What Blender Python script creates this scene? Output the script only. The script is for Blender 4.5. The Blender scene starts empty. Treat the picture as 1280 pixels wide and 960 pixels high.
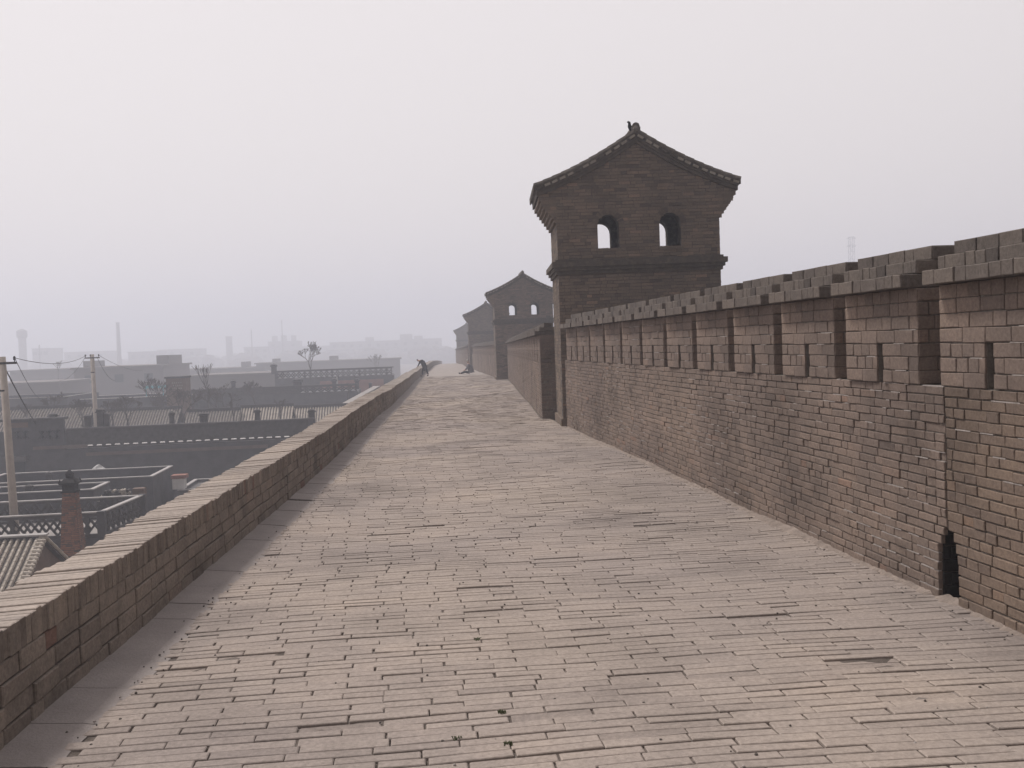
import bpy, math, random
import numpy as np
from mathutils import Vector, Matrix

random.seed(7)
S = bpy.context.scene
COL = S.collection
R = math.radians

# ------------------------------------------------------------------ camera
F, H, RHO = 1300.0, 1.9, 0.04            # focal length in photo pixels, eye height, roll
def _n(v): return v / np.linalg.norm(v)
_cy = _n(np.array([(501 - 640) / F, (480 - 435) / F, -1.0]))
_u0 = np.array([-math.sin(RHO), math.cos(RHO), 0.0])
_cz = _n(_u0 - (_u0 @ _cy) * _cy)
_cx = np.cross(_cy, _cz)
M3 = np.stack([_cx, _cy, _cz], 1)        # world -> camera
def at(u, v, Y):
    """world point at forward distance Y seen at photo pixel (u, v) (1280x960)"""
    r = M3.T @ np.array([(u - 640) / F, (480 - v) / F, -1.0])
    p = r * (Y / r[1])
    return Vector((p[0], p[1], p[2] + H))

cam_d = bpy.data.cameras.new('camera')
cam = bpy.data.objects.new('camera', cam_d)
COL.objects.link(cam)
mw = Matrix.Identity(4)
for i in range(3):
    for j in range(3):
        mw[i][j] = M3.T[i, j]
mw.translation = (0, 0, H)
cam.matrix_world = mw
cam_d.sensor_width = 36.0
cam_d.lens = 36.0 * F / 1280.0
cam_d.clip_start, cam_d.clip_end = 0.05, 6000
S.camera = cam

# ------------------------------------------------------------------ sky, sun, exposure
SUN_EL, SUN_AZ = 58.0, -54.0             # azimuth from +Y (ahead), negative = to the left
w = bpy.data.worlds.new('World'); S.world = w; w.use_nodes = True
nt = w.node_tree; nt.nodes.clear()
out = nt.nodes.new('ShaderNodeOutputWorld')
bg = nt.nodes.new('ShaderNodeBackground'); bg.inputs['Strength'].default_value = 0.115
sky = nt.nodes.new('ShaderNodeTexSky'); sky.sky_type = 'NISHITA'; sky.sun_disc = False
sky.sun_elevation = R(SUN_EL); sky.sun_rotation = R(SUN_AZ)
sky.air_density = 2.0; sky.dust_density = 8.0; sky.ozone_density = 1.0; sky.altitude = 700
mix = nt.nodes.new('ShaderNodeMix'); mix.data_type = 'RGBA'
mix.inputs[0].default_value = 0.90       # smoke-grey overcast veil over the clear sky
mix.inputs[7].default_value = (6.45, 5.92, 5.80, 1)
nt.links.new(sky.outputs[0], mix.inputs[6])
# the hazy sky is brightest on the sun's side and dims behind the viewer
tc = nt.nodes.new('ShaderNodeTexCoord'); dt = nt.nodes.new('ShaderNodeVectorMath'); dt.operation = 'DOT_PRODUCT'
nt.links.new(tc.outputs['Generated'], dt.inputs[0]); dt.inputs[1].default_value = (math.sin(R(-20)) * .95, math.cos(R(-20)) * .95, .3)
mr = nt.nodes.new('ShaderNodeMapRange'); mr.interpolation_type = 'SMOOTHSTEP'
mr.inputs[1].default_value = -.55; mr.inputs[2].default_value = .75; mr.inputs[3].default_value = .34; mr.inputs[4].default_value = 1.0
nt.links.new(dt.outputs['Value'], mr.inputs[0])
vm = nt.nodes.new('ShaderNodeVectorMath'); vm.operation = 'SCALE'
nt.links.new(mix.outputs[2], vm.inputs[0]); nt.links.new(mr.outputs[0], vm.inputs['Scale'])
nt.links.new(vm.outputs[0], bg.inputs['Color'])
nt.links.new(bg.outputs[0], out.inputs[0])

sun_d = bpy.data.lights.new('sun', 'SUN'); sun_d.energy = 2.5; sun_d.angle = R(9); sun_d.color = (1, .96, .91)
sun = bpy.data.objects.new('sun', sun_d); COL.objects.link(sun)
sd = Vector((math.sin(R(SUN_AZ)) * math.cos(R(SUN_EL)), math.cos(R(SUN_AZ)) * math.cos(R(SUN_EL)), math.sin(R(SUN_EL))))
sun.rotation_euler = sd.to_track_quat('Z', 'Y').to_euler()

S.view_settings.view_transform = 'Standard'; S.view_settings.look = 'None'
S.view_settings.exposure = 0.30; S.view_settings.gamma = 1.0
S.render.engine = 'CYCLES'
S.cycles.max_bounces = 6; S.cycles.volume_bounces = 2; S.cycles.diffuse_bounces = 4
S.cycles.use_denoising = True
S.cycles.volume_step_rate = 1

# ------------------------------------------------------------------ materials
def new_mat(name):
    m = bpy.data.materials.new(name); m.use_nodes = True
    t = m.node_tree; b = t.nodes['Principled BSDF']
    b.inputs['Roughness'].default_value = .92
    b.inputs['Specular IOR Level'].default_value = .15
    return m, t, b

def N(t, k, **kw):
    n = t.nodes.new(k)
    for a, v in kw.items(): setattr(n, a, v)
    return n

def ramp(t, fac, stops):
    r = N(t, 'ShaderNodeValToRGB'); e = r.color_ramp.elements
    e[0].position, e[0].color = stops[0][0], (*stops[0][1], 1)
    e[1].position, e[1].color = stops[-1][0], (*stops[-1][1], 1)
    for p, c in stops[1:-1]:
        x = e.new(p); x.color = (*c, 1)
    t.links.new(fac, r.inputs[0]); return r.outputs[0]

def mul(t, a, b, f=1.0, mode='MULTIPLY'):
    m = N(t, 'ShaderNodeMix', data_type='RGBA', blend_type=mode)
    m.inputs[0].default_value = f
    t.links.new(a, m.inputs[6])
    t.links.new(b, m.inputs[7])
    return m.outputs[2]

def noise(t, co, scale, detail=4, rough=.6):
    n = N(t, 'ShaderNodeTexNoise'); n.inputs['Scale'].default_value = scale
    n.inputs['Detail'].default_value = detail; n.inputs['Roughness'].default_value = rough
    t.links.new(co, n.inputs['Vector']); return n.outputs['Fac']

def bump(t, b, h, strength, dist):
    bp = N(t, 'ShaderNodeBump'); bp.inputs['Strength'].default_value = strength; bp.inputs['Distance'].default_value = dist
    t.links.new(h, bp.inputs['Height']); t.links.new(bp.outputs[0], b.inputs['Normal'])

def brick_mat(name, stops, stain=(.55, 1.15), stain_scale=1.1, grain=.35, big=None):
    """stops: colours picked by each brick's own 'tone'; stains and grain on top"""
    m, t, b = new_mat(name)
    at_ = N(t, 'ShaderNodeAttribute', attribute_name='tone')
    co = N(t, 'ShaderNodeTexCoord').outputs['Object']
    c = ramp(t, at_.outputs['Fac'], stops)
    lo, hi = stain
    s1 = ramp(t, noise(t, co, stain_scale, 5, .65), [(.3, (lo,) * 3), (.5, (.95,) * 3), (.72, (hi, hi * .98, hi * .95))])
    c = mul(t, c, s1)
    g = noise(t, co, 38, 6, .75)
    s2 = ramp(t, g, [(.3, (1 - grain,) * 3), (.55, (1,) * 3), (.75, (1 + grain * .7,) * 3)])
    c = mul(t, c, s2)
    if big:
        s3 = ramp(t, noise(t, co, big[0], 3, .5), [(.35, big[1]), (.65, big[2])])
        c = mul(t, c, s3)
    t.links.new(c, b.inputs['Base Color'])
    bump(t, b, g, .35, .012)
    return m

def plain_mat(name, col, var=.25, scale=6, bumpd=.01, rough=.92, metal=0, col2=None, fine=40):
    m, t, b = new_mat(name)
    b.inputs['Roughness'].default_value = rough; b.inputs['Metallic'].default_value = metal
    co = N(t, 'ShaderNodeTexCoord').outputs['Object']
    n1 = noise(t, co, scale, 6, .65)
    c2 = col2 or tuple(x * (1 + var) for x in col)
    c = ramp(t, n1, [(.3, tuple(x * (1 - var) for x in col)), (.5, col), (.72, c2)])
    n2 = noise(t, co, fine, 4, .7)
    c = mul(t, c, ramp(t, n2, [(.3, (1 - var * .7,) * 3), (.7, (1 + var * .6,) * 3)]))
    t.links.new(c, b.inputs['Base Color'])
    if bumpd: bump(t, b, n2, .5, bumpd)
    return m

M = {}
M['wall_brick'] = brick_mat('wall_brick', stain=(.60, 1.22), stain_scale=.75, stops= [(0, (0.1489, 0.1188, 0.1026)), (.3, (0.1954, 0.1552, 0.1319)), (.6, (0.2187, 0.1716, 0.1444)), (.85, (0.2384, 0.1848, 0.1528)), (1, (0.2384, 0.1672, 0.1329))], big=(.35, (.9, .89, .91), (1.07, 1.05, 1.03)))
M['wall_brick_brown'] = brick_mat('wall_brick_brown', stain=(.62, 1.2), stain_scale=.8, stops=[(0, (0.1492, 0.1147, 0.0964)), (.4, (0.1832, 0.1395, 0.1134)), (.75, (0.2058, 0.1557, 0.1229)), (1, (0.2264, 0.1577, 0.1181))])
M['cap_brick'] = brick_mat('cap_brick', [(0, (0.1100, 0.0929, 0.0848)), (.5, (0.1452, 0.1231, 0.1102)), (1, (0.1925, 0.1598, 0.1378))])
M['tower_brick'] = brick_mat('tower_brick', [(0, (0.1028, 0.0853, 0.0753)), (.4, (0.1754, 0.1384, 0.1130)), (.7, (0.2153, 0.1661, 0.1318)), (1, (0.2722, 0.1938, 0.1495))], stain=(.62, 1.22), stain_scale=.7)
M['mortar'] = plain_mat('mortar', (.17, .148, .13), .3, 9, .01, col2=(.27, .245, .22))
M['mortar_dark'] = plain_mat('mortar_dark', (.09, .078, .07), .3, 9, .01)
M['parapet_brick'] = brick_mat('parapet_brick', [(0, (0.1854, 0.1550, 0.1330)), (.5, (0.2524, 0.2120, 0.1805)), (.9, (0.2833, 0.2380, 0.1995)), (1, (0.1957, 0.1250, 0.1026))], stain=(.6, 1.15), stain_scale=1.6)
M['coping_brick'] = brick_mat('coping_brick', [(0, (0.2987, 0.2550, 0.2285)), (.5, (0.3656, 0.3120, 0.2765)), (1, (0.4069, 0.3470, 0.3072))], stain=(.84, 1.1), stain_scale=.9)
M['paving_brick'] = brick_mat('paving_brick', [(0, (0.2150, 0.1851, 0.1674)), (.12, (0.2850, 0.2452, 0.2229)), (.5, (0.3350, 0.2886, 0.2609)), (1, (0.3780, 0.3259, 0.2920))], stain=(.72, 1.1), stain_scale=.6, grain=.3, big=(.22, (.87, .86, .88), (1.07, 1.04, 1.0)))
M['joint_dust_shade'] = plain_mat('joint_dust_shade', (.125, .103, .09), .4, 2.5, .02, col2=(.27, .235, .215), fine=60)  # dust in the joints, darkened to add the shade between bricks
M['paving_far'] = plain_mat('paving_far', (.300, .262, .241), .16, 1.6, .02, fine=9)
M['cement'] = plain_mat('cement', (.30, .266, .252), .12, 2.5, .02, fine=55)
M['fillet'] = plain_mat('fillet', (.25, .205, .178), .3, 6, .03, fine=50)
M['rampart'] = plain_mat('rampart', (.22, .19, .17), .2, 2, .02)
M['roof_tile'] = plain_mat('roof_tile', (.125, .108, .095), .35, 6, .01, col2=(.21, .185, .16))
M['verge'] = plain_mat('verge', (.10, .085, .073), .3, 8, .01, col2=(.15, .118, .095))
M['verge_pale'] = plain_mat('verge_pale', (.30, .265, .225), .25, 8, .01)
M['mortar_tower'] = plain_mat('mortar_tower', (.075, .065, .06), .3, 5, .01, col2=(.20, .175, .16))
M['mid_tile'] = plain_mat('mid_tile', (.21, .185, .165), .4, 5, .01, col2=(.36, .32, .28), fine=25)
M['lime'] = plain_mat('lime', (.32, .285, .265), .25, 12, .004)
M['ledge'] = plain_mat('ledge', (.16, .132, .12), .2, 2, .004)
M['iron'] = plain_mat('iron', (.035, .03, .028), .3, 20, .004, rough=.7)
M['soot_and_shade'] = plain_mat('soot_and_shade', (.03, .028, .028), .3, 10, .01)  # sooty chimney black, also painted as shade inside the drains
M['earth'] = plain_mat('earth', (.20, .17, .145), .25, .2, .02, fine=2)
M['grey_brick'] = plain_mat('grey_brick', (.094, .091, .097), .25, 1.2, .01, fine=14)
M['grey_brick_pale'] = plain_mat('grey_brick_pale', (.12, .113, .112), .22, 1.2, .01, fine=14)
M['brown_wall'] = plain_mat('brown_wall', (.17, .122, .098), .2, 1.5, .01, fine=14)
M['red_wall'] = plain_mat('red_wall', (.26, .13, .105), .2, 1.2, .01, fine=14)
M['red_brick'] = brick_mat('red_brick', [(0, (.17, .085, .06)), (.5, (.26, .125, .085)), (1, (.33, .17, .115))])
M['pale_coping'] = plain_mat('pale_coping', (.38, .36, .35), .2, 3, .005)
M['terrace_floor'] = plain_mat('terrace_floor', (.30, .275, .26), .2, 1.5, .005)
M['dark_lattice'] = plain_mat('dark_lattice', (.085, .08, .08), .3, 4, .005)
M['pale_tile'] = plain_mat('pale_tile', (.40, .35, .30), .3, 3, .01, col2=(.52, .47, .41))
M['tile_bed'] = plain_mat('tile_bed', (.10, .088, .08), .3, 4, .01)
M['concrete_pole'] = plain_mat('concrete_pole', (.36, .31, .27), .15, 3, .004)
M['wire'] = plain_mat('wire', (.05, .05, .055), .1, 3, 0)
M['bark'] = plain_mat('bark', (.085, .072, .064), .25, 6, .01)
M['white_paint'] = plain_mat('white_paint', (.68, .66, .64), .12, 4, .003)
M['cyan_sheet'] = plain_mat('cyan_sheet', (.16, .42, .48), .15, 3, .003)
M['far_concrete'] = plain_mat('far_concrete', (.24, .235, .24), .12, .05, 0)
M['far_brick'] = plain_mat('far_brick', (.17, .15, .145), .12, .05, 0)
M['window_dark'] = plain_mat('window_dark', (.03, .034, .04), .1, 3, 0, rough=.3)
M['steel'] = plain_mat('steel', (.20, .20, .21), .1, 3, 0, rough=.5)
M['navy_cloth'] = plain_mat('navy_cloth', (.018, .019, .028), .25, 12, .005)
M['black_cloth'] = plain_mat('black_cloth', (.010, .010, .012), .25, 12, .005)
M['grey_cloth'] = plain_mat('grey_cloth', (.14, .135, .145), .25, 12, .005)
M['pale_cloth'] = plain_mat('pale_cloth', (.42, .40, .38), .15, 12, .005)
M['skin'] = plain_mat('skin', (.36, .22, .16), .1, 12, .002, rough=.6)
M['hair'] = plain_mat('hair', (.015, .013, .012), .2, 30, .003, rough=.6)
M['weed'] = plain_mat('weed', (.10, .11, .06), .3, 20, 0)
M['plastic_sheet'] = plain_mat('plastic_sheet', (.50, .49, .48), .2, 8, .01, rough=.4)
M['crow'] = plain_mat('crow', (.012, .012, .014), .2, 20, 0)

# ------------------------------------------------------------------ object helpers
def tag(o, label=None, cat=None, group=None, kind=None):
    if label: o['label'] = label
    if cat: o['category'] = cat
    if group: o['group'] = group
    if kind: o['kind'] = kind
    return o

def empty(name, loc=(0, 0, 0), rz=0.0):
    o = bpy.data.objects.new(name, None); COL.objects.link(o)
    o.location = loc; o.rotation_euler = (0, 0, rz); o.empty_display_size = .2
    return o

def kids(o): return [c for c in bpy.data.objects if c.parent == o]

def copy_tree(o, parent=None):
    c = o.copy(); COL.objects.link(c); c.parent = parent
    for k in kids(o): copy_tree(k, c)
    return c

class MB:
    """collects shapes, builds one mesh object"""
    def __init__(s): s.v = []; s.f = []; s.mi = []; s.tone = []
    def add(s, vs, fs, mi=0, tone=.5):
        b = len(s.v); s.v.extend([tuple(x) for x in vs]); s.tone.extend([tone] * len(vs))
        for f in fs: s.f.append([b + i for i in f]); s.mi.append(mi)
    def box(s, a, b, mi=0, tone=.5):
        x0, y0, z0 = a; x1, y1, z1 = b
        s.add([(x0, y0, z0), (x1, y0, z0), (x1, y1, z0), (x0, y1, z0), (x0, y0, z1), (x1, y0, z1), (x1, y1, z1), (x0, y1, z1)],
              [(0, 3, 2, 1), (4, 5, 6, 7), (0, 1, 5, 4), (1, 2, 6, 5), (2, 3, 7, 6), (3, 0, 4, 7)], mi, tone)
    def bar(s, p, q, wd, ht=None, mi=0, tone=.5, up=(0, 0, 1)):
        p, q = Vector(p), Vector(q); d = (q - p).normalized(); up = Vector(up)
        if abs(d.dot(up)) > .98: up = Vector((0, 1, 0))
        a = d.cross(up).normalized() * wd / 2; c = a.cross(d).normalized() * (ht or wd) / 2
        vs = [p - a - c, p + a - c, p + a + c, p - a + c, q - a - c, q + a - c, q + a + c, q - a + c]
        s.add(vs, [(0, 1, 2, 3), (7, 6, 5, 4), (0, 4, 5, 1), (1, 5, 6, 2), (2, 6, 7, 3), (3, 7, 4, 0)], mi, tone)
    def tube(s, pts, rad, n=6, mi=0, tone=.5, cap=True):
        pts = [Vector(p) for p in pts]; m = len(pts)
        rad = rad if hasattr(rad, '__len__') else [rad] * m
        vs = []
        for i, p in enumerate(pts):
            d = (pts[min(i + 1, m - 1)] - pts[max(i - 1, 0)]).normalized()
            up = Vector((0, 0, 1)) if abs(d.z) < .9 else Vector((1, 0, 0))
            a = d.cross(up).normalized(); c = a.cross(d).normalized()
            for k in range(n):
                t = 2 * math.pi * k / n
                vs.append(p + (a * math.cos(t) + c * math.sin(t)) * rad[i])
        fs = [(i * n + k, i * n + (k + 1) % n, (i + 1) * n + (k + 1) % n, (i + 1) * n + k) for i in range(m - 1) for k in range(n)]
        if cap: fs += [tuple(range(n))[::-1], tuple((m - 1) * n + k for k in range(n))]
        s.add(vs, fs, mi, tone)
    def lathe(s, c, prof, n=12, mi=0, tone=.5, sq=False):
        vs = []
        for r, z in prof:
            for k in range(n):
                t = 2 * math.pi * (k + (.5 if n == 4 else 0)) / n
                rr = r * (math.sqrt(2) if n == 4 else 1)
                vs.append((c[0] + rr * math.cos(t), c[1] + rr * math.sin(t), c[2] + z))
        m = len(prof)
        fs = [(i * n + k, i * n + (k + 1) % n, (i + 1) * n + (k + 1) % n, (i + 1) * n + k) for i in range(m - 1) for k in range(n)]
        fs += [tuple(range(n))[::-1], tuple((m - 1) * n + k for k in range(n))]
        s.add(vs, fs, mi, tone)
    def prism(s, pts, y0, y1, mi=0, tone=.5):
        """polygon in x,z extruded along y"""
        n = len(pts)
        vs = [(x, y0, z) for x, z in pts] + [(x, y1, z) for x, z in pts]
        fs = [tuple(range(n)), tuple(range(2 * n - 1, n - 1, -1))] + [(i, n + i, n + (i + 1) % n, (i + 1) % n) for i in range(n)]
        s.add(vs, fs, mi, tone)
    def poly_z(s, pts, z0, z1, mi=0):
        n = len(pts)
        vs = [(x, y, z0) for x, y in pts] + [(x, y, z1) for x, y in pts]
        fs = [tuple(range(n))[::-1], tuple(range(n, 2 * n))] + [(i, (i + 1) % n, n + (i + 1) % n, n + i) for i in range(n)]
        s.add(vs, fs, mi)
    # --- a single brick in wall coordinates (u along, v up, n outwards)
    def brick(s, mp, u0, u1, v0, v1, n0, n1, ch, tone, jit=.002, mi=0, chw=None):
        r = random.uniform
        cw = ch * 1.2
        if u1 - u0 < 2.6 * cw: cw = (u1 - u0) * .2
        cv = min(cw, (v1 - v0) * .25)
        tl = [r(-jit, jit) for _ in range(4)]
        wr = min(.0035, ch * .9)
        if random.random() < .05: n1 -= r(.003, .007)
        ju = [r(-wr, wr) for _ in range(8)]; 
        vs = [mp(u0, v0, n0), mp(u1, v0, n0), mp(u1, v1, n0), mp(u0, v1, n0),
              mp(u0 + ju[0], v0 + ju[4], n1 - ch), mp(u1 + ju[1], v0 + ju[5], n1 - ch), mp(u1 + ju[2], v1 + ju[6], n1 - ch), mp(u0 + ju[3], v1 + ju[7], n1 - ch),
              mp(u0 + cw + ju[0], v0 + cv + ju[4], n1 + tl[0]), mp(u1 - cw + ju[1], v0 + cv + ju[5], n1 + tl[1]), mp(u1 - cw + ju[2], v1 - cv + ju[6], n1 + tl[2]), mp(u0 + cw + ju[3], v1 - cv + ju[7], n1 + tl[3])]
        fs = [(0, 1, 5, 4), (1, 2, 6, 5), (2, 3, 7, 6), (3, 0, 4, 7), (4, 5, 9, 8), (5, 6, 10, 9), (6, 7, 11, 10), (7, 4, 8, 11), (8, 9, 10, 11)]
        s.add(vs, fs, mi, tone)
    def box_uv(s, mp, u0, u1, v0, v1, n0, n1, mi):
        c = [mp(u0, v0, n0), mp(u1, v0, n0), mp(u1, v0, n1), mp(u0, v0, n1), mp(u0, v1, n0), mp(u1, v1, n0), mp(u1, v1, n1), mp(u0, v1, n1)]
        s.add(c, [(0, 3, 2, 1), (4, 5, 6, 7), (0, 1, 5, 4), (1, 2, 6, 5), (2, 3, 7, 6), (3, 0, 4, 7)], mi)
    def course(s, mp, a, b, v0, v1, bl, off, joint=.009, n0=-.03, proud=(0, .006), ch=.004, hdr=.3, jit=.002, skip=0.0, mi=0, tone_bias=0):
        r = random.random
        u = a
        first = True
        while u < b - .02:
            L = bl if r() > hdr else bl * .5
            L *= random.uniform(.94, 1.06)
            if first: L *= off; first = False
            e = min(u + L, b)
            if b - e < .06: e = b
            j = joint * random.uniform(.5, 1.3)
            if r() >= skip:
                t = min(1, max(0, random.gauss(.5 + tone_bias, .17)))
                if r() < .008: t = 1.0
                jv = joint * random.uniform(.3, .7)
                s.brick(mp, u + j / 2, e - j / 2, v0 + jv, v1 - jv + .001, n0, random.uniform(*proud), ch, t, jit, mi)
            u = e
    def build(s, name, mats, parent=None, smooth=False):
        me = bpy.data.meshes.new(name)
        me.from_pydata(s.v, [], s.f)
        mats = mats if isinstance(mats, (list, tuple)) else [mats]
        for m in mats: me.materials.append(m)
        me.polygons.foreach_set('material_index', s.mi)
        a = me.attributes.new('tone', 'FLOAT', 'POINT'); a.data.foreach_set('value', s.tone)
        if smooth: me.polygons.foreach_set('use_smooth', [True] * len(s.f))
        me.update()
        o = bpy.data.objects.new(name, me); COL.objects.link(o); o.parent = parent
        return o

def interp(x, xs, ys): return float(np.interp(x, xs, ys))

# ------------------------------------------------------------------ plan of the rampart (metres, camera above the origin)
def floor_z(Y): return interp(Y, [0, 25, 65, 85, 135, 180, 240], [0, 0, -.28, -.43, -.5, -1.1, -2.1])
PIN_Y = [-6, 0, 5.2, 9, 13, 18.8, 24, 28, 32, 36, 43, 50, 57, 64, 73, 83, 130, 230]
PIN_X = [-2.55, -2.25, -2.0, -1.77, -1.50, -1.20, -.95, -.77, -.58, -.38, -.08, .20, .46, .74, 1.07, 1.45, 3.9, 9.0]
POUT_Y = [-6, 0, 6.2, 6.9, 7.7, 9.4, 10.4, 12.6, 17.4, 24, 28, 32, 36, 43, 50, 57, 64, 73, 83, 130, 230]
POUT_X = [-2.95, -2.65, -2.36, -2.30, -2.25, -2.16, -2.08, -1.95, -1.70, -1.43, -1.25, -1.08, -.90, -.62, -.36, -.11, .16, .48, .85, 3.3, 8.4]
def pin(Y): return interp(Y, PIN_Y, PIN_X)
def pout(Y): return interp(Y, POUT_Y, POUT_X)
RW_Y = [-6, 0, 7.0, 7.01, 23.2, 25.9, 26.1, 64.6, 69, 104, 150, 185, 240]
RW_X = [4.0, 3.93, 3.74, 3.70, 3.68, 3.68, 3.50, 6.6, 6.6, 7.4, 8.7, 10.4, 13.2]
def rwx(Y): return interp(Y, RW_Y, RW_X)
PAR_H = .60

# ------------------------------------------------------------------ ground and rampart body
GZ = -10.0
g = MB(); g.add([(-1380, -40, GZ), (1380, -40, GZ), (1380, 1880, GZ), (-1380, 1880, GZ)], [(0, 1, 2, 3)])
tag(g.build('ground', M['earth']), kind='structure')

rb = MB()
ys = list(range(-6, 241, 3))
L = [(pout(y) + .04, y) for y in ys]; Rr = [(rwx(y) + .62, y) for y in ys]
n = len(ys)
vs = []
for (xl, y), (xr, _) in zip(L, Rr):
    zt = floor_z(y) - .06
    vs += [(xl - 1.6, y, GZ - .05), (xl, y, zt), (xr, y, zt), (xr + 1.8, y, GZ - .05)]
fs = []
for i in range(n - 1):
    for k in range(3): fs.append((i * 4 + k, i * 4 + k + 1, (i + 1) * 4 + k + 1, (i + 1) * 4 + k))
fs += [(0, 3, 2, 1), tuple((n - 1) * 4 + k for k in range(4))]
rb.add(vs, fs)
for (x, y, dz) in [(3.9, 22.2, 0), (6.1, 64.0, -.28), (7.2, 103, -.45), (10.2, 184, -.48)]:
    rb.add([(x, y, GZ), (x + 6.6, y, GZ), (x + 6.6, y + 6.5, GZ), (x, y + 6.5, GZ), (x + .3, y + .5, dz - .07), (x + 5.2, y + .5, dz - .07), (x + 5.2, y + 5.2, dz - .07), (x + .3, y + 5.2, dz - .07)],
           [(4, 5, 6, 7), (0, 1, 5, 4), (1, 2, 6, 5), (2, 3, 7, 6), (3, 0, 4, 7)])
tag(rb.build('rampart', M['rampart']), kind='structure')

# ------------------------------------------------------------------ brick paving of the walkway
def undul(x, y):
    return (.012 * math.sin(x * .9 + y * .31) + .010 * math.sin(x * 1.7 - y * .77 + 1.3) + .006 * math.sin(x * 3.1 + y * 2.3)
            + .02 * math.sin(y * .21 + .6) * math.sin(x * .6 + .4))
def fz(x, y): return floor_z(y) + undul(x, y) * min(1, .35 + y / 40.0)
STRIP = .37
pv = MB()
y = -2.0; row = 0
while y < 80:
    pitch = random.uniform(.085, .092) if y < 42 else random.uniform(.13, .2)
    wob = random.uniform(0, 6.28)
    fine = y < 24
    bl = .42 if y < 42 else .5
    a = pin(y) + STRIP + random.uniform(-.10, -.04); b = rwx(y) - .03
    u = math.floor(a / bl) * bl - bl * (.5 * (row % 2) + random.uniform(-.09, .09) + .12 * math.sin(row * .13))
    while u < b:
        Lb = bl * random.uniform(.965, 1.035)
        if random.random() < .025: Lb *= .55
        e = min(u + Lb, b)
        u_ = max(u, a)
        if e - u_ > .03:
            q = random.random()
            gap = random.choice([.003, .005, .007, .009, .012]) ; gu = random.choice([.002, .005, .008, .012, .016])
            sink = random.uniform(-.003, .003); tone = min(1, max(0, random.gauss(.56, .13)))
            if q < .03: sink = -random.uniform(.003, .011); tone = random.uniform(.1, .4); gap = random.uniform(.006, .014)
            xm = (u_ + e) / 2
            def yy(x): return y + .022 * math.sin(x * .8 + y * .23) + .012 * math.sin(x * 1.9 - y * .41 + 1) + .004 * math.sin(x * 2.3 + wob)
            x0, x1 = u_ + gu / 2, e - gu / 2
            t1, t2 = random.uniform(-.002, .002), random.uniform(-.002, .002)
            ya0, ya1 = yy(x0) + gap / 2, yy(x1) + gap / 2 + random.uniform(-.003, .003)
            yb0, yb1 = ya0 + pitch - gap, ya1 + pitch - gap
            if fine and q >= .02:
                c = .004
                base = [(x0, ya0), (x1, ya1), (x1, yb1), (x0, yb0)]
                inn = [(x0 + c * 1.5, ya0 + c), (x1 - c * 1.5, ya1 + c), (x1 - c * 1.5, yb1 - c), (x0 + c * 1.5, yb0 - c)]
                hz = [sink - t1 - t2, sink + t1 - t2, sink + t1 + t2, sink - t1 + t2]
                vs = [(px, py, fz(px, py) - .05) for px, py in base] + [(px, py, fz(px, py) + h - .004) for (px, py), h in zip(base, hz)] + [(px, py, fz(px, py) + h) for (px, py), h in zip(inn, hz)]
                fs = [(0, 1, 5, 4), (1, 2, 6, 5), (2, 3, 7, 6), (3, 0, 4, 7), (4, 5, 9, 8), (5, 6, 10, 9), (6, 7, 11, 10), (7, 4, 8, 11), (8, 9, 10, 11)]
            else:
                base = [(x0, ya0), (x1, ya1), (x1, yb1), (x0, yb0)]
                vs = [(px, py, fz(px, py) - .05) for px, py in base] + [(px, py, fz(px, py) + sink + random.uniform(-.004, .004)) for px, py in base]
                fs = [(0, 1, 5, 4), (1, 2, 6, 5), (2, 3, 7, 6), (3, 0, 4, 7), (4, 5, 6, 7)]
            pv.add(vs, fs, 0, tone)
        u = e
    y += pitch; row += 1
YEND = y
# dust bed under the bricks, coloured darker for joint shade, and the far end of the walkway
def sheet(mb, y0, y1, ny, nx, fl, fr, dz, mi=0, amp=0.0):
    vs = []; 
    for j in range(ny + 1):
        yq = y0 + (y1 - y0) * j / ny
        for i in range(nx + 1):
            x = fl(yq) + (fr(yq) - fl(yq)) * i / nx
            vs.append((x, yq, fz(x, yq) + dz + random.uniform(-amp, amp)))
    k = nx + 1
    mb.add(vs, [(j * k + i, j * k + i + 1, (j + 1) * k + i + 1, (j + 1) * k + i) for j in range(ny) for i in range(nx)], mi)
sheet(pv, -5, 24, 290, 56, lambda Y: pin(Y) + .1, lambda Y: rwx(Y) + .02, -.0135, 1, .007)
sheet(pv, 24, YEND + .1, 240, 30, lambda Y: pin(Y) + .1, lambda Y: rwx(Y) + .02, -.012, 1, .005)
sheet(pv, YEND, 235, 160, 12, lambda Y: pin(Y) + .1, lambda Y: rwx(Y) + .02, 0, 2, .006)
tag(pv.build('walkway', [M['paving_brick'], M['joint_dust_shade'], M['paving_far']]), kind='structure')

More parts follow.
